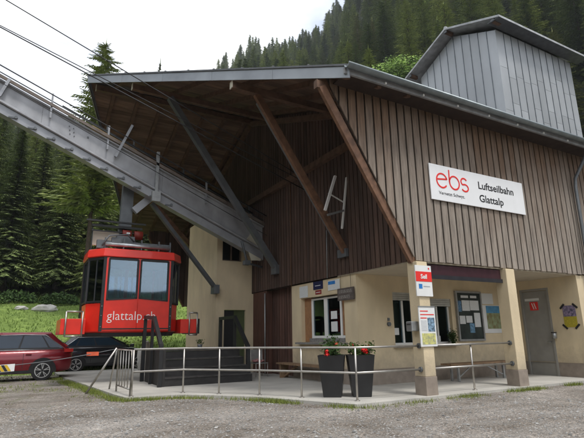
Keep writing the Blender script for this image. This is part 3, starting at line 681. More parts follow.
S = thing('railing_gate', 'barred steel gate panel at the left end of the platform railing', 'gate', (-3.0,4.7,0))
g0 = Vector((-3.0,4.03,0)); g1 = Vector((-3.08,5.45,0))
def gl(t, z): p = g0.lerp(g1, t); return (p.x,p.y,z)
MB().tube([gl(0,.0),gl(0,1.08),gl(1,1.08),gl(1,0)],.024,10).build('frame', stainless, S)
MB().tube([gl(0,.16),gl(1,.16)],.02,8).build('bottom_rail', stainless, S)
for k in range(1,5): MB().tube([gl(k/5,.16),gl(k/5,1.06)],.015,8).build('bar', stainless, S)
o = MB().tube([(-3.12,5.55,1.12),(-3.79,5.9,-.08)],.028,8).build('slanting_pole', stainless); tag(o, 'long grey steel pole leaning from the gate down to the gravel', 'pole')
o = MB().tube([(-3.10,5.62,1.1),(-3.14,6.2,0)],.024,8).build('slanting_pole', stainless); tag(o, 'short steel pole leaning on the concrete behind the gate', 'pole')
S = thing('rope_barrier', 'thin rope barrier with a striped plate and an orange tag hung from the gate', 'barrier', (-4.6,5.4,0))
e0 = Vector((-3.1,5.6,1.10)); e1 = Vector((-6.9,4.9,.75))
def rb(t): p = e0.lerp(e1, t); p.z -= .10*math.sin(math.pi*t); return p
MB().tube([rb(k/16) for k in range(17)],.010,6).build('rope', dsteel, S)
MB().tube([(-6.9,4.9,-.06),(-6.9,4.9,.8)],.03,8).build('end_post', stainless, S)
q0 = rb(.635); q1 = rb(.76)
MB().hexa([q0+Vector((0,-.012,-.14)),q1+Vector((0,-.012,-.14)),q1+Vector((0,.012,-.14)),q0+Vector((0,.012,-.14)),q0+Vector((0,-.012,.03)),q1+Vector((0,-.012,.03)),q1+Vector((0,.012,.03)),q0+Vector((0,.012,.03))]).build('striped_plate', paper, S)
yel = mat('stripe_yellow', (.62,.40,.02), .5)
def lerp3(a,b,t): return a.lerp(b,t)
for k, mm in enumerate((yel, signblack, yel, signblack)):
    t0 = .22+k*.14; t1 = t0+.13
    P = [lerp3(q0,q1,t0+.12)+Vector((0,-.016,.02)), lerp3(q0,q1,t1+.12)+Vector((0,-.016,.02)), lerp3(q0,q1,t1-.08)+Vector((0,-.016,-.13)), lerp3(q0,q1,t0-.08)+Vector((0,-.016,-.13))]
    MB().prism(P,(0,.003,0)).build('stripe', mm, S)
p = rb(.16); MB().box(p.x-.18,p.x+.12,p.y-.02,p.y+.02,p.z-.06,p.z+.04).build('orange_tag', mat('tag_orange', (.6,.10,.04), .5), S)

# ============================================================ PLANTERS
def planter(cx, cy, label, rz):
    S = thing('planter', label, 'planter', (cx,cy,0), rz, 'black planters behind the railing')
    mb = MB(); rows = []
    for z, h_ in ((0,.195),(.012,.205),(.88,.30),(.92,.307),(.92,.28),(.83,.275)):
        rows.append([(sx*h_,sy*h_,z) for sx,sy in ((-1,-1),(1,-1),(1,1),(-1,1))])
    mb.grid(rows, closed=True, smooth=False); mb.face([(-.19,-.19,.001),(.19,-.19,.001),(.19,.19,.001),(-.19,.19,.001)])
    mb.build('pot', terra, S, local=True)
    MB().box(-.255,.255,-.255,.255,.79,.83).build('soil_bed', soil, S, local=True)
planter(.96,1.08,'tall black tapered planter with the taller red roses, left of the pair','' or .9); planter(1.52,.74,'tall black tapered planter with the lower red roses, right of the pair',1.05)
def bush(name, label, cx, cy, z0, hgt, rad, nleaf, mleaf, flowers, seed, cat='flowers', lsize=.03):
    rr = random.Random(seed); S = thing(name, label, cat, (cx,cy,z0))
    mb = MB(); lf = MB()
    tips = []
    for k in range(16):
        a = rr.uniform(0,6.28); l_ = rad*rr.uniform(.2,1); h_ = hgt*rr.uniform(.45,1)
        tip = Vector((cx+math.cos(a)*l_, cy+math.sin(a)*l_, z0+h_)); tips.append(tip)
        mb.tube([(cx+math.cos(a)*.03,cy+math.sin(a)*.03,z0-.02), ((cx+tip.x)/2,(cy+tip.y)/2,z0+h_*.6), tip], [.007,.005,.003], 5)
    for k in range(nleaf):
        tip = rr.choice(tips); t = rr.uniform(.15,1.05); c0 = Vector((cx,cy,z0)).lerp(tip,t)+Vector((rr.gauss(0,.05),rr.gauss(0,.05),rr.gauss(0,.04)))
        d1 = Vector((rr.gauss(0,1),rr.gauss(0,1),rr.gauss(0,.6))).normalized(); d2 = d1.cross(Vector((rr.gauss(0,1),rr.gauss(0,1),rr.gauss(0,1)))).normalized(); s_ = lsize*rr.uniform(.7,1.5)
        lf.face([c0-d1*s_,c0+d2*s_*.55,c0+d1*s_,c0-d2*s_*.55])
    mb.build('stems', leaf_d, S); lf.build('leaves', mleaf, S, recalc=False)
    for (dx,dy,dz,r_) in flowers:
        fl = MB(); c0 = Vector((cx+dx,cy+dy,z0+dz))
        for k in range(34):
            u = Vector((rr.gauss(0,1),rr.gauss(0,1),rr.gauss(0,1))).normalized(); t1 = u.cross(Vector((.3,.5,.8))).normalized(); t2 = u.cross(t1); q = c0+u*r_*rr.uniform(.4,1); s_ = r_*.55
            fl.face([q-t1*s_,q+t2*s_+u*s_*.3,q+t1*s_,q-t2*s_+u*s_*.2])
        fl.build('flower', petal, S, recalc=False)
bush('rose_bush', 'taller red rose bush in the left black planter', .96,1.08,.83,.50,.34,1100,leaf_d,[(-.24,-.16,.10,.06),(-.20,-.10,.17,.05),(.05,-.12,.33,.055),(.08,.02,.2,.03),(-.26,-.12,.04,.04)],1)
bush('rose_bush', 'lower red rose bush in the right black planter', 1.52,.74,.83,.36,.34,1000,leaf_d,[(-.02,-.2,.20,.065),(.03,-.2,.16,.055),(.24,-.05,.28,.025),(-.12,.1,.3,.03)],2)
bush('window_plant', 'small green plant on the sill of the ticket window', 6.42,2.34,1.05,.42,.16,350,leaf_d,[],3,'plant',.028)
for (x,y,z,l,m_) in ():
    pass

# ============================================================ BENCHES, CHAIR
S = thing('wooden_bench', 'low wooden bench against the office wall behind the planters', 'bench', (2.5,4.9,0))
MB().box(2.3,2.7,3.3,6.5,.44,.49).build('seat', plank_m, S)
for yy in (3.6,6.3): MB().box(2.35,2.65,yy-.04,yy+.04,0,.439).build('leg', plank_m, S)
MB().bar((2.5,6.25,.05),(2.5,5.4,.42),.06).build('stay', plank_m, S)
S = thing('trestle_bench', 'wooden plank bench on pale trestle legs under the notice board', 'bench', (6.8,1.9,0))
MB().box(5.45,8.2,1.62,2.02,.46,.51).build('seat', plank_m, S)
for xx_, s_ in ((5.8,1),(7.8,-1)):
    MB().box(xx_-.03,xx_+.03,1.66,1.72,0,.459).build('leg', zinc, S); MB().box(xx_-.03,xx_+.03,1.92,1.98,0,.459).build('leg', zinc, S)
    MB().bar((xx_,1.7,.1),(xx_+s_*.75,1.8,.44),.03).build('stay', zinc, S)
CHX, CHY = -.05, -1.25
S = thing('garden_chair', 'pale metal garden chair with a red and pink cloth by the plank wall', 'chair', (2.1+CHX,8.5+CHY,0))
for (x,y) in ((1.85,8.3),(2.3,8.3),(1.85,8.75),(2.3,8.75)): MB().tube([(x+CHX,y+CHY,0),(x+CHX,y+CHY,.44 if y < 8.5 else .92)],.014,6).build('leg', stainless, S)
MB().box(1.84+CHX,2.31+CHX,8.28+CHY,8.76+CHY,.44,.47).build('seat', zinc, S); MB().box(1.86+CHX,2.29+CHX,8.745+CHY,8.765+CHY,.55,.92).build('backrest', zinc, S)
cl = MB(); rows = [[(1.9+CHX+i*.07, 8.45+CHY+j*.075+.01*math.sin(i*2+j), .49+.03*math.sin(i*1.7)*math.cos(j)+(.05*max(0,j-3))) for i in range(6)] for j in range(5)]; cl.grid(rows)
o = cl.build('folded_cloth', mat('cloth_red', (.45,.06,.07), .9, var=.6, scale=18, col2=(.6,.35,.33))); so_ = o.modifiers.new('s','SOLIDIFY'); so_.thickness = .05; tag(o, 'crumpled red and pink cloth lying on the garden chair', 'cloth')

# ============================================================ BOARDING STEPS
stepm = mat('step_black', (.028,.026,.025), .6, var=.35, scale=5, bump=.2)
S = thing('boarding_steps', 'black wooden boarding steps with handrails below the gondola', 'steps', (-.4,6.9,0))
X0, X1 = -1.70, 1.02
for k in range(4):
    y0 = 5.80+k*.34; z1 = .25*(k+1)
    o = MB().box(X0,X1,y0,y0+.03,.25*k+.0,z1-.045).build('riser', stepm, S)
    MB().box(X0,X1,y0-.03,(y0+.34 if k < 3 else 7.92),z1-.04,z1).build('tread', mat('tread', (.045,.042,.040), .65, var=.4, scale=7), S)
for x in (X0-.085, X1+.005):
    if x < 0: MB().box(x,x+.08,5.76,7.95,0,1.02).build('side_board', stepm, S)
    else: MB().prism([(x,5.8,0),(x,7.95,0),(x,7.95,.99),(x,6.84,.99),(x,6.84,.72),(x,6.5,.72),(x,6.5,.48),(x,6.16,.48),(x,6.16,.23),(x,5.8,.23)],(.06,0,0)).build('side_board', stepm, S)
def hrail(pts, name='handrail'):
    mb = MB()
    for p, q in zip(pts, pts[1:]): mb.bar(p, q, .11, .11, up=(1,0,0))
    for p in pts[1:-1]: mb.box(p[0]-.056,p[0]+.056,p[1]-.056,p[1]+.056,p[2]-.056,p[2]+.056)
    return mb.build(name, black, S)
hrail([(-1.86,8.02,0),(-1.86,8.0,2.05),(-1.86,6.75,1.98),(-1.86,5.75,1.15),(-1.86,5.75,0)])
hrail([(1.13,8.8,0),(1.13,8.8,2.05),(1.13,7.4,2.05),(1.13,6.25,1.05),(1.13,6.22,0)])
MB().box(1.09,1.17,7.35,7.45,0,2.0).build('post', black, S); MB().box(-1.9,-1.82,6.85,6.95,0,1.95).build('post', black, S)
# clay pot plant on the steps
S = thing('flower_pot', 'small dark flower pot with a plant standing on top of the black steps', 'flower pot', (-.1,7.5,1.0))
MB().tube([(-.1,7.5,1.001),(-.1,7.5,1.14)],[.07,.09],12).build('pot', dsteel, S)
lf = MB()
for k in range(120):
    c0 = Vector((-.1+rnd.gauss(0,.06),7.5+rnd.gauss(0,.06),1.18+rnd.uniform(-.03,.12))); d1 = Vector((rnd.gauss(0,1),rnd.gauss(0,1),rnd.gauss(0,1))).normalized(); d2 = d1.orthogonal().normalized(); lf.face([c0-d1*.025,c0+d2*.015,c0+d1*.025,c0-d2*.015])
lf.build('leaves', leaf_d, S, recalc=False)

# ============================================================ GONDOLA
G = thing('gondola', 'red aerial cable car cabin docked at the station above the black steps', 'cable car', (-2.2,9.2,1.5))
gx0,gx1,gy0 = -3.27,-1.04,8.0
PL = [(gx0,gy0),(gx1,gy0),(gx1+.38,gy0+.55),(gx1+.38,gy0+1.75),(gx1,gy0+2.3),(gx0,gy0+2.3),(gx0-.42,gy0+1.75),(gx0-.42,gy0+.55)]
def ring(z, off=0.0):
    cx,cy = (gx0+gx1)/2, gy0+1.15; out_ = []
    for (x,y) in PL:
        d = Vector((x-cx,y-cy)); l_ = d.length; d = d*(1+off/l_); out_.append((cx+d.x,cy+d.y,z))
    return out_
mb = MB(); mb.grid([ring(1.56,-.08),ring(1.60),ring(2.5,.0)],closed=True,smooth=False,caps=True); mb.build('lower_body', red, G, bevel=.01)
mb = MB(); mb.grid([ring(1.44,-.12),ring(1.555,-.06)],closed=True,smooth=False,caps=True); mb.build('floor_frame', black, G)
# side upper structure: posts at each corner, sheet pillars
for k,(x,y) in enumerate(PL):
    MB().box(x-.045,x+.045,y-.03,y+.06,1.6 if k < 2 else 2.5,4.02).build('corner_post', black, G)
for x0_,x1_ in ((gx0+.05,gx0+.14),(-2.22,-2.09),(gx1-.14,gx1-.05)):
    MB().box(x0_,x1_,gy0-.035,gy0+.03,2.5,4.0).build('pillar', red, G)
for x0_,x1_ in ((gx0+.05,gx0+.14),(-2.22,-2.09),(gx1-.14,gx1-.05)):
    MB().box(x0_,x1_,gy0+2.27,gy0+2.33,2.5,4.0).build('pillar', red, G)
# door panels with slanted window bottoms
def panel(xa, xb, za, zb, y):
    return MB().prism([(xa,y,1.62),(xb,y,1.62),(xb,y,zb),(xa,y,za)],(0,.05,0))
for (xa,xb,za,zb) in ((gx0+.05,-2.16,2.58,2.66),(-2.15,gx1-.05,2.66,2.58)):
    o = panel(xa,xb,za,zb,gy0-.045).build('door_panel', red, G, bevel=.006)
    xw0, xw1 = (xa+.08, xb-.04) if xa < -3 else (xa+.04, xb-.08)
    sl = (zb-za)/(xb-xa)
    wz = lambda x_: za+(x_-xa)*sl+.0
    W_ = MB().prism([(xw0+.04,gy0-.02,wz(xw0)+.04),(xw1-.04,gy0-.02,wz(xw1)+.04),(xw1-.04,gy0-.02,3.94),(xw0+.04,gy0-.02,3.94)],(0,.012,0)).build('window', glass_g, G)
    fr = MB(); 
    for p,q in (((xw0,wz(xw0)+.02),(xw1,wz(xw1)+.02)),((xw1,wz(xw1)),(xw1,3.97)),((xw1,3.96),(xw0,3.96)),((xw0,3.97),(xw0,wz(xw0)))): fr.bar((p[0],gy0-.045,p[1]),(q[0],gy0-.045,q[1]),.022,.05,up=(0,0,1) if p[0]!=q[0] else (1,0,0))
    fr.build('window_seal', black, W_)
# chamfer and end windows
for k in (1,2,3,4,5,6,7):
    p = PL[k]; q = PL[(k+1)%8]
    a0 = Vector((p[0],p[1],2.52)); a1 = Vector((q[0],q[1],2.52)); u = Vector((0,0,1.48))
    W_ = MB(); n_ = (a1-a0).cross(u).normalized()*.008; W_.hexa([a0,a1,a1+n_,a0+n_,a0+u,a1+u,a1+u+n_,a0+u+n_]); W_ = W_.build('window', glass_g, G)
    fr = MB(); m0 = a0.lerp(a1,.5)
    if k != 4: fr.bar(m0, m0+u, .04)
    fr.bar(a0+Vector((0,0,.03)),a1+Vector((0,0,.03)),.06); fr.bar(a0+u-Vector((0,0,.03)),a1+u-Vector((0,0,.03)),.08); fr.build('window_frame', black, W_)
mb = MB(); mb.grid([ring(4.02,.06),ring(4.04,.10),ring(4.30,.06),ring(4.33,-.10)],closed=True,smooth=False,caps=True)
rf_ = mb.build('roof', red, G, bevel=.012)
mb = MB(); mb.grid([ring(3.96,.02),ring(4.018,.03)],closed=True,smooth=False,caps=True); mb.build('roof_lining', black, rf_)
for x_ in (gx0+.0,gx1-.0):
    for zz_ in (1.75,2.1,2.4): MB().tube([(x_,gy0-.05,zz_),(x_,gy0-.03,zz_)],.014,8).build('rivet', steel, G)
MB().box(gx0+.05,gx1-.05,gy0-.052,gy0-.046,1.66,1.70).build('rubbing_strip', black, G)
for x_ in (-2.9,-1.4): MB().box(x_-.22,x_+.22,gy0+1.95,gy0+2.05,1.66,2.1).build('seat', inner, G)
# interior fittings
MB().box(gx0+.2,gx1-.2,gy0+.2,gy0+2.1,1.62,1.66).build('cabin_floor', inner, G)
MB().tube([(-2.15,gy0+1.15,1.66),(-2.15,gy0+1.15,3.95)],.025,8).build('grab_pole', stainless, G)
MB().tube([(gx0+.15,gy0+2.1,2.65),(gx1-.15,gy0+2.1,2.65)],.02,8).build('grab_rail', stainless, G)
# end boxes with tube guards
for (xa,xb,lab) in ((-4.42,-3.70,'l'),(-.62,-.02,'r')):
    o = MB().box(xa,xb,gy0+.1,gy0+2.0,1.52,2.0).build('end_box', red, G, bevel=.01)
    gq = MB(); xs = (xb-.10, xa+.14) if lab == 'l' else (xb-.02, xb-.30)
    for x_ in xs: gq.tube([(x_,gy0+.06,1.45),(x_,gy0+.06,2.22)],.026,8)
    gq.tube([(min(xs),gy0+.06,2.22),(max(xs),gy0+.06,2.22)],.026,8); gq.tube([(min(xs),gy0+.06,1.46),(max(xs),gy0+.06,1.46)],.026,8); gq.build('tube_guard', stainless, o)
MB().box(-.02,.1,gy0+.2,gy0+1.9,1.5,2.02).build('buffer', black, G)
text('glattalp.ch', .42, (-3.1,gy0-.048,1.96), (1,0,0), (0,0,1), white, G, sx=.93, bold=-.004)
# roof rack and hanger
mb = MB(); mb.tube([(-3.3,gy0+.15,4.48),(-1.12,gy0+.15,4.48)],.07,12); mb.build('roof_tube', mat('aluminium_tube', (.50,.52,.54), .35, .7), rf_)
mb = MB(); mb.box(-3.35,-1.05,gy0+.25,gy0+.33,4.42,4.62); mb.box(-3.35,-1.05,gy0+1.9,gy0+1.98,4.4,4.6)
for x in (-3.3,-2.7,-2.1,-1.5,-1.1): mb.bar((x,gy0+.2,4.36),(x,gy0+2.0,4.36),.05); mb.box(x-.02,x+.02,gy0+.14,gy0+.2,4.33,4.7)
mb.build('roof_rack', dsteel, rf_)
mb = MB(); mb.box(-3.55,-3.2,gy0+.2,gy0+.4,4.34,4.62); mb.tube([(-3.4,gy0+.1,4.4),(-3.2,gy0+.05,4.75),(-2.6,gy0+.1,4.85),(-2.3,gy0+.3,4.6)],.03,6); mb.box(-2.9,-2.3,gy0+.4,gy0+.8,4.4,4.85); mb.box(-3.1,-2.8,gy0+.1,gy0+.3,4.5,4.72); mb.build('latch_gear', dsteel, rf_)
mb = MB(); mb.box(-3.62,-2.75,gy0+.9,gy0+1.0,4.55,5.05); mb.build('cream_box', cream, G)
mb = MB()
for x in (-3.66,-2.72,-2.2): mb.box(x-.02,x+.02,gy0+.8,gy0+.86,4.35,5.2)
mb.box(-3.7,-2.0,gy0+.7,gy0+.9,5.18,5.26); mb.box(-3.9,-1.9,gy0+.6,gy0+.68,5.34,5.40); mb.box(-3.7,-2.0,gy0+.7,gy0+.78,5.02,5.06); mb.build('platform_frame', black, G)
for x in (-2.52,-2.12): MB().tube([(x-.16,gy0+.75,4.98),(x+.14,gy0+.75,4.98)],.16,16).build('drive_motor', dred, G)
MB().box(-2.56,-2.44,gy0+.575,gy0+.585,4.97,5.03).build('motor_plate', paper, G)
MB().hexa([(-2.78,gy0+.9,4.35),(-2.36,gy0+.9,4.35),(-2.36,gy0+1.2,4.35),(-2.78,gy0+1.2,4.35),(-2.72,gy0+.9,7.2),(-2.34,gy0+.9,7.2),(-2.34,gy0+1.2,7.2),(-2.72,gy0+1.2,7.2)]).build('hanger', dsteel, G)
MB().box(-3.3,-1.7,gy0+.85,gy0+1.25,7.2,7.4).build('carriage', dsteel, G)

# ============================================================ TRACK GIRDER
GD = thing('track_girder', 'long pale grey steel girder slanting from the sky down into the timber gable', 'girder', (-2,8.8,6))
def gtop(x): return 7.82-.417*(x+2.54)
def gbot(x): return 7.24-.445*(x+3.95)
XA, XB = -18.0, 2.66
def strip(mb, y0, y1, f0, f1, xa=XA, xb=XB, n=1):
    for k in range(n):
        a0 = xa+(xb-xa)*k/n; a1 = xa+(xb-xa)*(k+1)/n-(.006 if n > 1 else 0)
        mb.hexa([(a0,y0,f0(a0)),(a1,y0,f0(a1)),(a1,y1,f0(a1)),(a0,y1,f0(a0)),(a0,y0,f1(a0)),(a1,y0,f1(a1)),(a1,y1,f1(a1)),(a0,y1,f1(a0))])
mb = MB(); strip(mb, 8.3,8.34, lambda x: gbot(x)+.42, gtop, n=5); strip(mb, 9.2,9.24, lambda x: gbot(x)+.6, gtop); mb.build('web', girder_m, GD)
mb = MB(); strip(mb, 8.18,8.46, gtop, lambda x: gtop(x)+.05); strip(mb, 9.08,9.36, gtop, lambda x: gtop(x)+.05); mb.build('top_flange', girder_m, GD)
mb = MB(); strip(mb, 8.14,8.50, lambda x: gbot(x)+.36, lambda x: gbot(x)+.42); mb.tube([(XA,8.2,gbot(XA)+.39),(XB,8.2,gbot(XB)+.39)],.055,10); mb.build('lower_flange', girder_m, GD)
mb = MB(); strip(mb, 8.24,8.60, lambda x: gbot(x)+.02, lambda x: gbot(x)+.33); mb.build('bottom_beam', steelp, GD)
for k in range(12):
    x = -7.6+k*.58; z = gbot(x)
    MB().box(x-.12,x+.10,8.20,8.25,z+.06,z+.11).tube([(x+.10,8.17,z+.10),(x+.10,8.25,z+.10)],.05,8).build('roller_bracket', dsteel, GD)
mb = MB(); x = -9.0
while x < 2: mb.bar((x,8.36,gbot(x)+.7),(x+.05,9.2,gbot(x)+.7),.1); x += 1.2
mb.build('cross_members', dsteel, GD)
mb = MB(); strip(mb, 8.5,9.07, lambda x: gtop(x)+.055, lambda x: gtop(x)+.10); mb.build('walkway_deck', mat('deck', (.12,.10,.085), .8), GD)
mb = MB(); strip(mb, 8.10,8.16, lambda x: gtop(x)+.06, lambda x: gtop(x)+.17); mb.build('edge_board', mat('edge_wood', (.17,.14,.12), .8), GD)
for x in (-5.36,-3.48,-1.72,.2): MB().box(x-.03,x+.03,8.16,8.22,gtop(x)-.35,gtop(x)+.55).build('handrail_post', steelp, GD)
MB().box(-1.76,-1.66,8.10,8.22,gbot(-1.7)+.05,gtop(-1.7)+.6).build('splice_post', steel, GD)
MB().box(-1.86,-1.56,8.06,8.24,gbot(-1.7)-.08,gbot(-1.7)+.3).build('splice_plate', steel, GD)
for dz in (.28,.52): MB().tube([(XA,8.2,gtop(XA)+dz),(XB,8.2,gtop(XB)+dz)],.022,8).build('handrail', dsteel, GD)
for dz in (.45,.85): MB().tube([(-5,9.3,gtop(-5)+dz),(XB,9.3,gtop(XB)+dz)],.03,8).build('handrail', black, GD)
for (p,q) in (((-2.70,8.15,8.93),(-3.2,8.15,7.62)),((-6.66,8.15,9.72),(-6.88,8.15,9.05))): MB().bar(p,q,.09,.11,up=(0,1,0)).build('stiffener', steelp, GD)
mb = MB(); mb.box(-4.16,-4.1,8.28,8.3,8.2,8.26)
for i in range(2):
    for j in range(3): xx_ = -4.75+i*.14+j*.02; zz_ = gtop(xx_)-.22-j*.13; mb.tube([(xx_,8.27,zz_),(xx_,8.3,zz_)],.018,6)
mb.build('bolts', dsteel, GD)
MB().bar((-2.34,8.7,5.86),(-1.72,8.7,6.50),.20,.26).build('knee_strut', steelp, GD)
mb = MB(); mb.prism([(1.88,8.25,5.02),(2.12,8.25,5.35),(3.0,8.25,4.75) if False else (2.6,8.25,4.6),(2.55,8.25,4.30),(2.15,8.25,4.28)],(0,.05,0)); mb.build('end_plate', cream, GD)
mb = MB(); mb.tube([(1.7,8.2,5.0),(1.95,8.2,4.15),(2.6,8.2,4.02)],.05,8); mb.box(1.82,2.05,8.1,8.35,4.08,4.25); mb.build('end_stop', dsteel, GD)
mb = MB(); strip(mb, 9.36,9.40, lambda x: gtop(x)+.10, lambda x: gtop(x)+.42, -3.6, XB, n=6); mb.build('kick_panel', mat('panel_dark', (.07,.065,.06), .7), GD)
for x in (-3.4,-2.4,-1.4,-.4,.6,1.6,2.5): MB().box(x-.025,x+.025,9.28,9.33,gtop(x)+.05,gtop(x)+1.05).build('handrail_post', dsteel, GD)
for k in range(10):
    x = -3.2+k*.6; MB().tube([(x,8.55,gtop(x)+.12),(x,9.05,gtop(x)+.12)],.07,10).build('rope_roller', black, GD)
pk = MB(); strip(pk, 8.6,8.9, lambda x: gtop(x)+.35, lambda x: gtop(x)+.42, -4.0,-2.4); o = pk.build('loose_plank', yellowplank); tag(o, 'pale yellow plank lying along the girder walkway under the roof tip', 'plank')

def strut(name, label, p, q, w, plate):
    S = thing(name, label, 'steel strut', q, 0, 'steel struts carrying the girder and roof'); MB().bar(p,q,w,w).build('bar', dsteel, S)
    q = Vector(q); MB().box(q.x-.12,q.x+.10,q.y-.2,q.y+.2,q.z-.22,q.z+.12).build('foot_plate', dsteel, S); return S
strut('steel_strut', 'long dark steel strut from the roof down across the girder to the gable', (-1.62,7.2,9.86),(2.70,7.2,3.85),.21,None)
strut('steel_strut', 'short dark steel strut from the girder down to the yellow tower corner', (-1.75,8.6,6.2),(1.08,9.32,3.25),.14,None)

# ropes
RL = [('highest black rope, crossing above the roof corner', (-6.79,5,10.48),(2.7,5,6.76),.016),
      ('second black rope from the top, close above another', (-6.85,5.2,9.78),(2.7,5.2,6.75),.014),
      ('third black rope from the top, running under its close neighbour', (-6.83,5.0,9.61),(2.7,5.0,6.34),.018),
      ('black rope running just above the top of the grey girder', (-6.97,8,10.08),(2.7,8,6.08),.020),
      ('black rope passing in front of the grey girder web', (-6.9,8,9.48),(2.7,8,5.28),.013)]
for lab,p,q,r_ in RL:
    p = Vector(p); q = Vector(q); p0 = q+(p-q)*3.2
    o = MB().tube([p0.lerp(q,k/20) for k in range(21)],r_,8).build('cable_rope', rope_m); tag(o, lab, 'cable', 'cables of the cable car')
    o['group'] = 'cables of the cable car'

# antenna on brace
S = thing('antenna', 'white H shaped antenna with two rods fixed to the middle timber brace', 'antenna', (1.95,2.6,4.8))
MB().bar((1.89,2.55,4.91),(2.30,2.55,6.03),.07).build('rod', white, S); MB().bar((2.47,2.55,4.42),(3.07-.35,2.55,6.05),.05).build('rod', white, S)
MB().bar((2.03,2.55,5.45),(2.62,2.55,5.22),.03).build('crossbar', white, S); MB().bar((2.0,2.6,4.79),(2.56,2.55,4.98),.06).build('crossbar', steel, S)

# ============================================================ CARS
def wheel(S, x, y, r, side_, spokes=5, rimm=None):
    o = MB().tube([(x,y-.11,r),(x,y+.11,r)],r,28).build('wheel', rub, S, local=True, bevel=.03)
    yo = y+side_*.115
    rm = MB().tube([(x,yo-.012*1,r),(x,yo+.006,r)],r*.68,24).build('hub', black, o) if False else None
    mb = MB(); M_ = FR[S]
    n = 30; r1 = r*.70; r0 = r*.62
    for k in range(n):
        t0 = 2*math.pi*k/n; t1 = 2*math.pi*(k+1)/n
        P = [(x+a_*math.cos(t),yo,r+a_*math.sin(t)) for a_,t in ((r0,t0),(r1,t0),(r1,t1),(r0,t1))]; mb.prism(P,(0,side_*.012,0))
    for k in range(spokes):
        t = 2*math.pi*(k+.25)/spokes
        for dt in (-.16,.16): mb.bar((x+.03*math.cos(t),yo+side_*.008,r+.03*math.sin(t)),(x+r0*math.cos(t+dt),yo+side_*.008,r+r0*math.sin(t+dt)),.02,.035,up=(0,1,0))
    o2 = MB(); o2.v = mb.v; o2.f = mb.f; o2.sm = mb.sm; o2.build('rim', rimm, o, local=True)
def car(name, label, center, heading, L, Wd, Ht, paint, prof, gh, rimm, lights=True, wr=.34, wb=1.32):
    S = thing(name, label, 'car', center, heading)
    # lower body: stations along x  (x, half width, z low, z belt)
    mb = MB(); rows = []
    for (x, hw, zl, zb) in prof:
        rows.append([(x,-hw*.93,zl),(x,-hw,zl+.12),(x,-hw,zl+(zb-zl)*.62),(x,-hw*.955,zb-.03),(x,-hw*.88,zb),(x,hw*.88,zb),(x,hw*.955,zb-.03),(x,hw,zl+(zb-zl)*.62),(x,hw,zl+.12),(x,hw*.93,zl)])
    mb.grid(rows, closed=True, smooth=True, caps=True); body = mb.build('body', paint, S, local=True)
    # cut wheel arches with a dark ring inset
    for x in (-wb, wb):
        for s_ in (-1,1):
            a = MB(); yb = s_*(Wd/2+.004); P = [(x+(wr+.075)*math.cos(t),yb,wr+(wr+.075)*math.sin(t)) for t in [math.pi*k/16-.15+(.3*k/16) for k in range(17)]]
            a.prism(P,(0,-s_*.05,0)); a.build('wheel_arch', rub, S, local=True)
            wheel(S, x, s_*(Wd/2-.10), wr, s_, rimm=rimm)
    # greenhouse (x0 base rear, x0 top rear, x1 top front, x1 base front)
    xr, xrt, xft, xf, zb, zt = gh; hb = Wd/2*.90; ht = Wd/2*.70
    g = MB(); xs = [(xr,xrt),(xr*.55+xf*.45,xrt*.6+xft*.4),(xf,xft)]
    base = [(xr,hb*.9),(xr+.35,hb),(xf-.5,hb),(xf,hb*.9)]; top_ = [(xrt,ht*.92),(xrt+.25,ht),(xft-.2,ht),(xft,ht*.92)]
    def loop(P,z): return [(x,y,z) for x,y in P]+[(x,-y,z) for x,y in reversed(P)]
    g.grid([loop(base,zb-.03),loop(top_,zt-.06),loop([(x+(.06 if x < 0 else -.06),y*.9) for x,y in top_],zt)],closed=True,smooth=False,caps=True); cab = g.build('roof', paint, S, local=True, bevel=.03)
    # side glass
    for s_ in (-1,1):
        pass
    def P3(t, v, s_):   # t 0..1 rear->front along, v 0..1 up
        xb_ = (xr+.12)+(xf-.16-xr-.12)*t; xt_ = (xrt+.10)+(xft-.08-xrt-.10)*t
        x = xb_+(xt_-xb_)*v; y = hb+(ht-hb)*v; return (x, s_*(y+.013), zb-.03+(zt-.06-zb+.03)*v)
    for s_ in (-1,1):
        for (t0,t1,tt0) in ((.0,.16,.10),(.185,.50,.185),(.525,.97,.525)):
            q = [P3(t0,.10,s_),P3(t1,.10,s_),P3(min(t1,.93) if t1 > .9 else t1,.90,s_),P3(tt0,.90 if t0 else .8,s_)]
            MB().prism(q,(0,-s_*.012,0)).build('side_window', glass_c2, S, local=True)
    for s_ in (-1,1):
        tr_ = MB(); q = [P3(.0,.06,s_),P3(.10,.93,s_),P3(.5,.96,s_),P3(.93,.93,s_)]; tr_.tube(q,.012,6); tr_.build('window_trim', alu, S, local=True)
        MB().tube([P3(0,.03,s_),P3(.98,.03,s_)],.010,6).build('belt_trim', alu, S, local=True)
    for s_ in (-1,1):
        q = [(xr+.30,s_*(hb+.006),zb-.005),(xf-.30,s_*(hb+.006),zb-.005),(xft-.12,s_*(ht+.012),zt-.085),(xrt+.16,s_*(ht+.012),zt-.085)]
        MB().prism(q,(0,-s_*.008,0)).build('window_surround', black, S, local=True)
    ws = MB(); 
    ws.hexa([(xf+.012,-hb*.82,zb+.04),(xf+.012,hb*.82,zb+.04),(xf-.01,hb*.82,zb+.04),(xf-.01,-hb*.82,zb+.04),(xft+.035,-ht*.84,zt-.10),(xft+.035,ht*.84,zt-.10),(xft+.01,ht*.84,zt-.10),(xft+.01,-ht*.84,zt-.10)]); ws.build('windscreen', glass_c2, S, local=True)
    ws = MB(); ws.hexa([(xr-.012,-hb*.8,zb+.06),(xr-.012,hb*.8,zb+.06),(xr+.01,hb*.8,zb+.06),(xr+.01,-hb*.8,zb+.06),(xrt-.035,-ht*.82,zt-.12),(xrt-.035,ht*.82,zt-.12),(xrt-.01,ht*.82,zt-.12),(xrt-.01,-ht*.82,zt-.12)]); ws.build('rear_window', glass_c2, S, local=True)
    xr_ = prof[0][0]; xf_ = prof[-1][0]
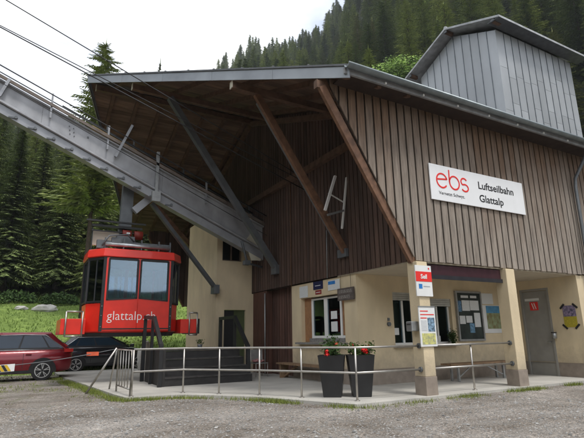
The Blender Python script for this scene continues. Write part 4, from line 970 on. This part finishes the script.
    for s_ in (-1,1):
        MB().box(xr_+.0,xr_+.28,min(s_*Wd/2*.80,s_*(Wd/2+.008)),max(s_*Wd/2*.80,s_*(Wd/2+.008)),.92,1.03).build('tail_light', mat('tail_red', (.55,.02,.015), .25), S, local=True)
        MB().box(xf_-.4,xf_-.06,min(s_*Wd/2*.75,s_*(Wd/2-.03)),max(s_*Wd/2*.75,s_*(Wd/2-.03)),.66,.80).build('headlight', mat('lamp_clear', (.6,.62,.65), .1), S, local=True)
        MB().box(-.95,-.78,min(s_*(Wd/2-.01),s_*(Wd/2+.03)),max(s_*(Wd/2-.01),s_*(Wd/2+.03)),.86,.895).build('door_handle', paint, S, local=True)
        MB().box(.08,.25,min(s_*(Wd/2-.01),s_*(Wd/2+.03)),max(s_*(Wd/2-.01),s_*(Wd/2+.03)),.86,.895).build('door_handle', paint, S, local=True)
        MB().box(.85,1.0,min(s_*(Wd/2-.02),s_*(Wd/2+.2)),max(s_*(Wd/2-.02),s_*(Wd/2+.2)),.98,1.12).build('mirror', paint, S, local=True, bevel=.03)
        MB().box(-L/2+.6,L/2-.7,min(s_*(Wd/2-.02),s_*(Wd/2+.012)),max(s_*(Wd/2-.02),s_*(Wd/2+.012)),.27,.36).build('sill_trim', rub, S, local=True)
        for xd in (-.72,.30): MB().box(xd,xd+.012,min(s_*(Wd/2-.01),s_*(Wd/2+.004)),max(s_*(Wd/2-.01),s_*(Wd/2+.004)),.40,.90).build('door_gap', black, S, local=True)
    MB().box(xr_-.012,xr_+.02,-.26,.26,.55,.66).build('number_plate', paper, S, local=True)
    S.scale = (1.08,1.08,1.08)
    return S
glass_c2 = mat('car_window', (.018,.035,.055), .04, 0, var=.1, spec=.5)
alu = mat('alloy', (.55,.55,.55), .3, .8)
head = math.pi
ch, sh = math.cos(head), math.sin(head)
def center_from(px_, py_, lx, ly): return (px_-(ch*lx-sh*ly), py_-(sh*lx+ch*ly), -.08)
redcar = mat('car_red', (.20,.012,.02), .25, .3, var=.05, coat=.6)
blkcar = mat('car_black', (.03,.032,.037), .22, .5, var=.05, coat=1)
prof = [(-2.22,.70,.42,.98),(-2.14,.80,.32,1.02),(-1.8,.87,.27,1.04),(-1.0,.89,.25,1.02),(.4,.89,.25,1.00),(1.0,.89,.25,.99),(1.6,.87,.26,.93),(2.05,.80,.30,.82),(2.2,.68,.36,.70)]
car('parked_car', 'dark red hatchback parked at the left edge with five spoke wheels', center_from(-4.64,11.64,-1.42,.96), head, 4.4,1.78,1.6, redcar, prof, (-2.12,-1.55,.15,1.0,1.03,1.60), alu)
prof2 = [(-2.3,.68,.40,.95),(-2.2,.80,.30,.99),(-1.7,.88,.25,1.0),(-1.0,.90,.22,.98),(.4,.90,.22,.96),(1.1,.90,.22,.94),(1.7,.87,.24,.86),(2.2,.80,.28,.74),(2.35,.66,.34,.62)]
prof3 = [(-2.02,.70,.42,.98),(-1.94,.80,.32,1.02),(-1.6,.87,.27,1.02),(-1.0,.89,.24,1.0),(.3,.89,.23,.98),(.9,.89,.23,.96),(1.4,.87,.25,.90),(1.85,.80,.30,.78),(2.0,.68,.36,.66)]
car('parked_car', 'black hatchback parked behind the red gondola and the railing', (-3.22+1.38,15.3+.96,-.08), .03, 4.0,1.78,1.5, blkcar, prof3, (-1.92,-1.45,.15,.95,1.0,1.50), alu, wr=.33, wb=1.27)

# ============================================================ rocks and stone block
def boulder(name, label, c_, sx, sy, sz, seed, mm=rock, cat='rock'):
    mb = MB(); n1, n2 = 14, 9; rows = []
    for i in range(n2+1):
        ph = math.pi*i/n2-math.pi/2; row = []
        for j in range(n1):
            th = 2*math.pi*j/n1; d = Vector((math.cos(ph)*math.cos(th),math.cos(ph)*math.sin(th),math.sin(ph))); k = 1+.35*noise.noise(d*1.7+Vector((seed,0,0)))
            row.append((c_[0]+d.x*sx*k,c_[1]+d.y*sy*k,c_[2]+d.z*sz*k))
        rows.append(row)
    mb.grid(rows, closed=True, smooth=False); return tag(mb.build(name, mm), label, cat)
boulder('stone_block', 'rough grey stone block standing on the concrete left of the black steps', (-.55,13.7,.45),.35,.35,.75,3)
boulder('boulder', 'pale boulder lying at the forest edge above the meadow, the larger one', (-3.9,34.5,terr(-3.9,34.5)+.1),.9,.6,.4,5)
boulder('boulder', 'small grey boulder at the forest edge beside the larger pale one', (-5.6,35.0,terr(-5.6,35)+.05),.5,.4,.22,8)

# ============================================================ VEGETATION
def conifer_mesh(seed, H, Rr, levels, nb, seg, droop=.35, gap=.0, trunk=True, pw=.85, t0=.06):
    rr = random.Random(seed); mb = MB()
    for i in range(levels):
        t = t0+(.99-t0)*i/levels; z = H*t; r = Rr*(1-t)**pw*rr.uniform(.82,1.12)+.12
        for k in range(nb):
            if rr.random() < gap: continue
            a = rr.uniform(0,6.283); rl = r*rr.uniform(.7,1.15); dx, dy = math.cos(a), math.sin(a); z0 = z+rr.uniform(-.3,.3)*H/levels
            pr_ = None; wdt = rl*.10+.10
            for s_ in range(seg+1):
                u = s_/seg; d = rl*(.05+.95*u); zz = z0+rl*(.12*u-droop*u*u)+(.10*rl*u**4)
                c0 = Vector((dx*d,dy*d,zz)); ww = wdt*(1-u*.75)*rr.uniform(.7,1.2)
                sd_ = Vector((-dy,dx,0))
                if pr_ is not None:
                    p0, w0 = pr_
                    # left and right drooping twig fans
                    for q in (-1,1):
                        tip = c0+sd_*q*ww*1.9+Vector((dx,dy,0))*rl*.10+Vector((0,0,-ww*rr.uniform(.5,1.4)))
                        mb.face([p0, c0, tip])
                    mb.face([p0+sd_*w0*.3, c0, c0+Vector((0,0,-ww*rr.uniform(.9,1.9)))-sd_*ww*.3])
                pr_ = (c0, ww)
    mb.face([(0.0,0.1,H*.94),(.1,-.1,H*.94),(0,0,H*1.02)]); mb.face([(0.1,0,H*.94),(-.1,-.0,H*.94),(0,0,H*1.02)])
    return mb
def trunk_mesh(H, r): return MB().tube([(0,0,-.8),(0,0,H*.4),(0,0,H*.93)],[r,r*.62,.03],8)
def mesh_of(name, mbs, ms):
    me = bpy.data.meshes.new(name); V = []; F = []; MI = []
    for k, b_ in enumerate(mbs):
        o_ = len(V); V += b_.v; F += [tuple(i+o_ for i in f) for f in b_.f]; MI += [k]*len(b_.f)
    me.from_pydata(V, [], F); me.polygons.foreach_set('material_index', MI)
    for q in ms: me.materials.append(q)
    return me
src = bpy.data.collections.new('forest_kinds')
kinds = []
for sd_, H, Rr in ((11,18,3.5),(12,18,3.0),(13,15,3.7),(14,20,3.4)):
    me = mesh_of('spruce_kind', [conifer_mesh(sd_,H,Rr,36,13,5,gap=.08,pw=.62), trunk_mesh(H,.24)], [needles, bark])
    o = bpy.data.objects.new('spruce_kind', me); src.objects.link(o); kinds.append(o)
me = mesh_of('pale_kind', [conifer_mesh(15,16,3.7,30,12,5,gap=.1,pw=.6), trunk_mesh(16,.22)], [needles_y, bark]); o = bpy.data.objects.new('spruce_kind', me); src.objects.link(o)

def broad_mesh(seed, H, Rr, nclump, per, ls):
    rr = random.Random(seed); mb = MB()
    for k in range(nclump):
        d = Vector((rr.gauss(0,1),rr.gauss(0,1),rr.gauss(0,.9))).normalized()*rr.uniform(.35,1); c0 = Vector((d.x*Rr,d.y*Rr,H*.62+d.z*H*.36)); cr = Rr*rr.uniform(.16,.32)
        for j in range(per):
            u = Vector((rr.gauss(0,1),rr.gauss(0,1),rr.gauss(0,.7))).normalized()*cr*rr.uniform(.5,1); q = c0+u; d1 = Vector((rr.gauss(0,1),rr.gauss(0,1),rr.gauss(0,1))).normalized(); d2 = d1.orthogonal().normalized(); s_ = ls*rr.uniform(.6,1.3)
            mb.face([q-d1*s_,q+d2*s_*.6,q+d1*s_,q-d2*s_*.6])
    return mb
def tree(name, label, cx, cy, crown, trunk_, mleaf, scale=1, rz=0, group=None, z=None):
    z = terr(cx,cy)-.2 if z is None else z
    S = thing(name, label, 'tree', (cx,cy,z), rz, group)
    for nm, b_, mm in (('crown',crown,mleaf),('trunk',trunk_,bark)):
        o = b_.build(nm, mm, S, local=True, recalc=False, origin=Vector((cx,cy,z)))
    S.scale = (scale,)*3 if not isinstance(scale, tuple) else scale
    return S
def at(az, s): return CAM.x+s*math.cos(R(az)), CAM.y+s*math.sin(R(az))
# tall spruce behind the roof tip
x, y = at(84.3, 40)
tree('spruce_tree', 'tall slender spruce whose top rises above the left roof tip', x, y, conifer_mesh(31,26.6,4.5,44,14,8,droop=.22,gap=.2,pw=.55,t0=.42), trunk_mesh(25.5,.25), needles, z=.4)
x, y = at(77.6, 60)
tree('spruce_tree', 'spruce whose tiny tip peeks over the middle of the roof edge', x, y, conifer_mesh(32,29.3,3.4,50,10,5,gap=.05), trunk_mesh(29.3,.3), needles)
NEAR = [(94.5,52,15.5,'spruce at the far left edge of the forest front'),(92,50,16.5,'spruce filling the left corner beneath the girder'),(89.6,54,17,'broad spruce behind the red car roof'),(87.2,51,15,'spruce above the pale boulders'),
        (84.8,55,16,'spruce between the boulders and the gondola'),(82.9,50,14.5,'spruce just left of the red gondola'),(80.6,54,14,'spruce partly hidden by the gondola cabin'),(77.8,52,13,'spruce hidden low behind the gondola and steps')]
c1 = conifer_mesh(41,16,3.3,58,15,8,droop=.42); t1_ = trunk_mesh(16,.26)
first = None
for i, (az,s,h,lab) in enumerate(NEAR):
    x, y = at(az,s)
    if first is None: first = tree('spruce_tree', lab, x, y, c1, t1_, needles, group='spruces along the meadow edge'); h *= 1.08; first.scale = (h/16,)*3
    else: copy_thing(first, lab, (x,y,terr(x,y)-.2), i*1.3, (h/16*rnd.uniform(.95,1.1),h/16*rnd.uniform(.95,1.1),h/16))
bc = broad_mesh(51,9,4.0,90,90,.20)
x, y = at(46.3, 66); z = CAM.z+66*math.tan(R(32.2))-9.0
tree('maple_tree', 'bright green broadleaf tree rising above the gutter left of the roof tower', x, y, bc, MB().tube([(0,0,-25),(0,0,4),(0,0,7)],[.4,.25,.05],8), leaves, z=z)
x, y = at(42.8,120)
tree('maple_tree', 'small bright green tree high in the dark forest above the other bright one', x, y, broad_mesh(52,9,3.6,60,70,.25), trunk_mesh(8,.2), leaves)
SK = [(51.0,112,20,'pale yellowish spruce standing out left of the bright green tree',needles_y),(48.9,95,17,'pale grey green spruce behind the bright green tree',needles_y),(40.5,75,20,'dark spruce just behind the ridge of the metal tower',needles),
      (30,80,22,'dark spruce right of the metal tower at the right edge',needles),(27.6,95,24,'tall spruce at the right edge above the tower eave',needles)]
for az,s,h,lab,mm in SK:
    x, y = at(az,s); tree('spruce_tree', lab, x, y, conifer_mesh(int(az*7),h,h*.19,36,10,4), trunk_mesh(h,.25), mm)
# forest mass: one object, instances on points
pts = []; rr = random.Random(99)
s_ = 56.0
while s_ < 312:
    step = 4.6+s_*.012
    a_ = 18.0
    while a_ < (155 if s_ < 130 else 99):  # near arc runs past the view: unseen trees for the windows to reflect
        da = math.degrees(step/s_); az = a_+rr.uniform(-.45,.45)*da; sj = s_+rr.uniform(-.45,.45)*step
        e_ = True
        if az > 71 and sj > 140 and rr.random() < .5: e_ = False
        if 44 < az < 48.5 and sj < 72: e_ = False
        if e_:
            x, y = at(az, sj); pts.append((x,y,terr(x,y)-.5,rr.uniform(.55,1.3)*(.86 if az > 71 else 1.0)*(1.0 if sj > 75 else .9)))
        a_ += da
    s_ += step
for _ in range(260):  # extra trees out of view, added to darken the office window reflection
    x, y = at(rr.uniform(113,160), rr.uniform(30,60)); pts.append((x,y,terr(x,y)-.5,rr.uniform(.6,1)))
me = bpy.data.meshes.new('forest'); me.from_pydata([p[:3] for p in pts], [], [])
at_s = me.attributes.new('sc', 'FLOAT', 'POINT'); at_s.data.foreach_set('value', [p[3] for p in pts])
at_r = me.attributes.new('rz', 'FLOAT', 'POINT'); at_r.data.foreach_set('value', [rr.uniform(0,6.28) for _ in pts])
at_k = me.attributes.new('kd', 'INT', 'POINT'); at_k.data.foreach_set('value', [rr.choice((0,1,2,3,0,1,2,3,4)) for _ in pts])
fo = bpy.data.objects.new('forest', me); COL.objects.link(fo); struct(fo, 'stuff'); tag(fo, 'dark spruce forest covering the mountain slopes behind the station', 'forest')
ng = bpy.data.node_groups.new('forest_scatter', 'GeometryNodeTree'); ng.interface.new_socket('Geometry', in_out='INPUT', socket_type='NodeSocketGeometry'); ng.interface.new_socket('Geometry', in_out='OUTPUT', socket_type='NodeSocketGeometry')
n = ng.nodes; gi = n.new('NodeGroupInput'); go = n.new('NodeGroupOutput'); ip = n.new('GeometryNodeInstanceOnPoints'); ci = n.new('GeometryNodeCollectionInfo')
ci.inputs[0].default_value = src; ci.inputs['Separate Children'].default_value = True; ci.inputs['Reset Children'].default_value = True
def nattr(name, dt):
    q = n.new('GeometryNodeInputNamedAttribute'); q.data_type = dt; q.inputs[0].default_value = name; return q.outputs[0]
l = ng.links; l.new(gi.outputs[0], ip.inputs['Points']); l.new(ci.outputs[0], ip.inputs['Instance']); ip.inputs['Pick Instance'].default_value = True
l.new(nattr('kd','INT'), ip.inputs['Instance Index']); cx_ = n.new('ShaderNodeCombineXYZ'); l.new(nattr('rz','FLOAT'), cx_.inputs[2]); l.new(cx_.outputs[0], ip.inputs['Rotation']); l.new(nattr('sc','FLOAT'), ip.inputs['Scale'])
l.new(ip.outputs[0], go.inputs[0]); gm = fo.modifiers.new('scatter','NODES'); gm.node_group = ng

# grass along the platform edge, weeds, meadow tufts
def blades(name, label, spots, hmin, hmax, wd, mm):
    rr = random.Random(5); mb = MB()
    for (x,y,z,k) in spots:
        for _ in range(k):
            px_ = x+rr.gauss(0,.05); py_ = y+rr.gauss(0,.05); a = rr.uniform(0,6.28); h = rr.uniform(hmin,hmax); d = Vector((math.cos(a),math.sin(a),0))*wd; ln = Vector((rr.gauss(0,.4),rr.gauss(0,.4),1))*h
            b0 = Vector((px_,py_,z)); mb.face([b0-d,b0+d,b0+ln])
    o = mb.build(name, mm, recalc=False); struct(o,'stuff'); tag(o, label, 'grass'); return o
sp_ = []
edge = [(9.6,-.3),(.62,-.36),(-.6,2.1),(-1.3,2.92),(-1.95,3.55),(-3.2,3.75),(-3.35,4.8),(-4.0,11.9)]
for p, q in zip(edge, edge[1:]):
    p = Vector(p); q = Vector(q); L_ = (q-p).length; k = 0
    nn = Vector((q.y-p.y, -(q.x-p.x))).normalized()
    if nn.dot(Vector((-1,-1))) < 0: nn = -nn
    while k < L_:
        c0 = p.lerp(q, k/L_); dens = noise.noise(Vector((c0.x*.9,c0.y*.9,2)))+.45
        if c0.x > 3.2: dens -= .30
        if dens > 0:
            for _ in range(int(1+dens*18)): 
                w_ = abs(rr.gauss(0,.13))*(1+max(0,1-abs(c0.x-1.5))*.8); sp_.append((c0.x+nn.x*w_,c0.y+nn.y*w_,-.065,rr.randint(2,6)))
        k += .05
blades('edge_grass','short green grass growing along the edge of the concrete platform', sp_, .03,.11,.006, blade)
sp_ = []
for _ in range(2600):
    x = rr.uniform(-13,-3.4); y = rr.uniform(2.5,18)
    if noise.noise(Vector((x*.5,y*.5,9)))+.15*noise.noise(Vector((x*2,y*2,1)))+(y-6)*.03 > .12: sp_.append((x,y,-.065,rr.randint(2,5)))
blades('yard_weeds','thin weeds and grass patches on the gravel by the parked cars', sp_, .03,.10,.008, blade)
sp_ = []
for _ in range(12000):
    az = rr.uniform(62,98); s_ = rr.uniform(24,50); x, y = at(az,s_); sp_.append((x,y,terr(x,y)-.03,1 if rr.random() < .5 else 3))
blades('meadow_grass','tall meadow grass and weeds on the slope below the forest', sp_, .06,.26,.035, leafmat('meadow_blades',(.13,.20,.05),(.27,.37,.10),0))
# bushes along meadow (green plants seen through under the wing)
lf = MB(); 
for _ in range(3000):
    t = rr.uniform(0,1); c0 = Vector((-1.2+t*3.6+rr.gauss(0,.25), 21.5+rr.gauss(0,.5), abs(rr.gauss(.5,.4)))); d1 = Vector((rr.gauss(0,1),rr.gauss(0,1),rr.gauss(0,1))).normalized(); d2 = d1.orthogonal().normalized(); s2 = rr.uniform(.05,.12)
    lf.face([c0-d1*s2,c0+d2*s2*.6,c0+d1*s2,c0-d2*s2*.6])
o = lf.build('hedge_bush', leafmat('hedge_leaves',(.08,.13,.02),(.2,.28,.05),0), recalc=False); tag(o,'low green bush behind the black steps and gondola','bush')
for i, (az,s2,lab) in enumerate(((93.5,46,'low dark shrub at the far left of the forest edge'),(90.6,47,'low dark shrub at the forest edge above the red car roof'),(86.6,46.5,'low dark shrub right of the pale boulders at the forest edge'))):
    x, y = at(az,s2); lf = MB(); z0 = terr(x,y)
    for _ in range(900):
        d0 = Vector((rr.gauss(0,1),rr.gauss(0,1),abs(rr.gauss(0,.7)))).normalized()*rr.uniform(.6,1); c0 = Vector((x+d0.x*1.7,y+d0.y*1.2,z0+d0.z*1.1)); d1 = Vector((rr.gauss(0,1),rr.gauss(0,1),rr.gauss(0,1))).normalized(); d2 = d1.orthogonal().normalized(); s3 = rr.uniform(.08,.18)
        lf.face([c0-d1*s3,c0+d2*s3*.6,c0+d1*s3,c0-d2*s3*.6])
    tag(lf.build('shrub', leaf_d, recalc=False), lab, 'shrub')
# loose stones on the yard
mb = MB(); base = [Vector(v) for v in ((1,0,0),(0,1,0),(-1,0,0),(0,-1,0),(0,0,.7),(0,0,-.7))]
for _ in range(15000):
    d_ = rr.uniform(0,1)**.7*9; az = rr.uniform(22,100); s0 = 3.5+d_; x, y = at(az,s0)
    if x > .4 and y > -.35: continue
    if y > 3.4 and x > -3.5: continue
    if y > (.6-x)*2.05-.4 and x > -3.3 and y > -.3: continue
    s_ = rr.uniform(.006,.02)*(2.0 if rr.random() < .05 else 1); rot = rr.uniform(0,6.28); c_, sn = math.cos(rot), math.sin(rot); ex = rr.uniform(.7,1.4)
    i = len(mb.v)
    for v in base: mb.v.append(Vector((x+(v.x*c_*ex-v.y*sn)*s_, y+(v.x*sn*ex+v.y*c_)*s_, -.062+(v.z+.3)*s_*.8)))
    for f_ in ((0,1,4),(1,2,4),(2,3,4),(3,0,4),(1,0,5),(2,1,5),(3,2,5),(0,3,5)): mb.f.append(tuple(i+k for k in f_)); mb.sm.append(False)
o = mb.build('loose_stones', mat('pebble', (.24,.235,.225), .9, var=.3, scale=3, island=.45), recalc=False); struct(o,'stuff'); tag(o,'loose grey stones scattered over the gravel yard','gravel')

# ============================================================ AIR
hz = MB().box(-345,345,-345,345,-9,420).build('haze', None)
hm = bpy.data.materials.new('haze_air'); hm.use_nodes = True; hn = hm.node_tree.nodes; hn.clear(); ho = hn.new('ShaderNodeOutputMaterial'); hv = hn.new('ShaderNodeVolumePrincipled')
hv.inputs['Color'].default_value = (.86,.92,1,1); hv.inputs['Density'].default_value = .00032; hv.inputs['Anisotropy'].default_value = .2
hm.node_tree.links.new(hv.outputs[0], ho.inputs['Volume']); hz.data.materials.clear(); hz.data.materials.append(hm); struct(hz, 'stuff')
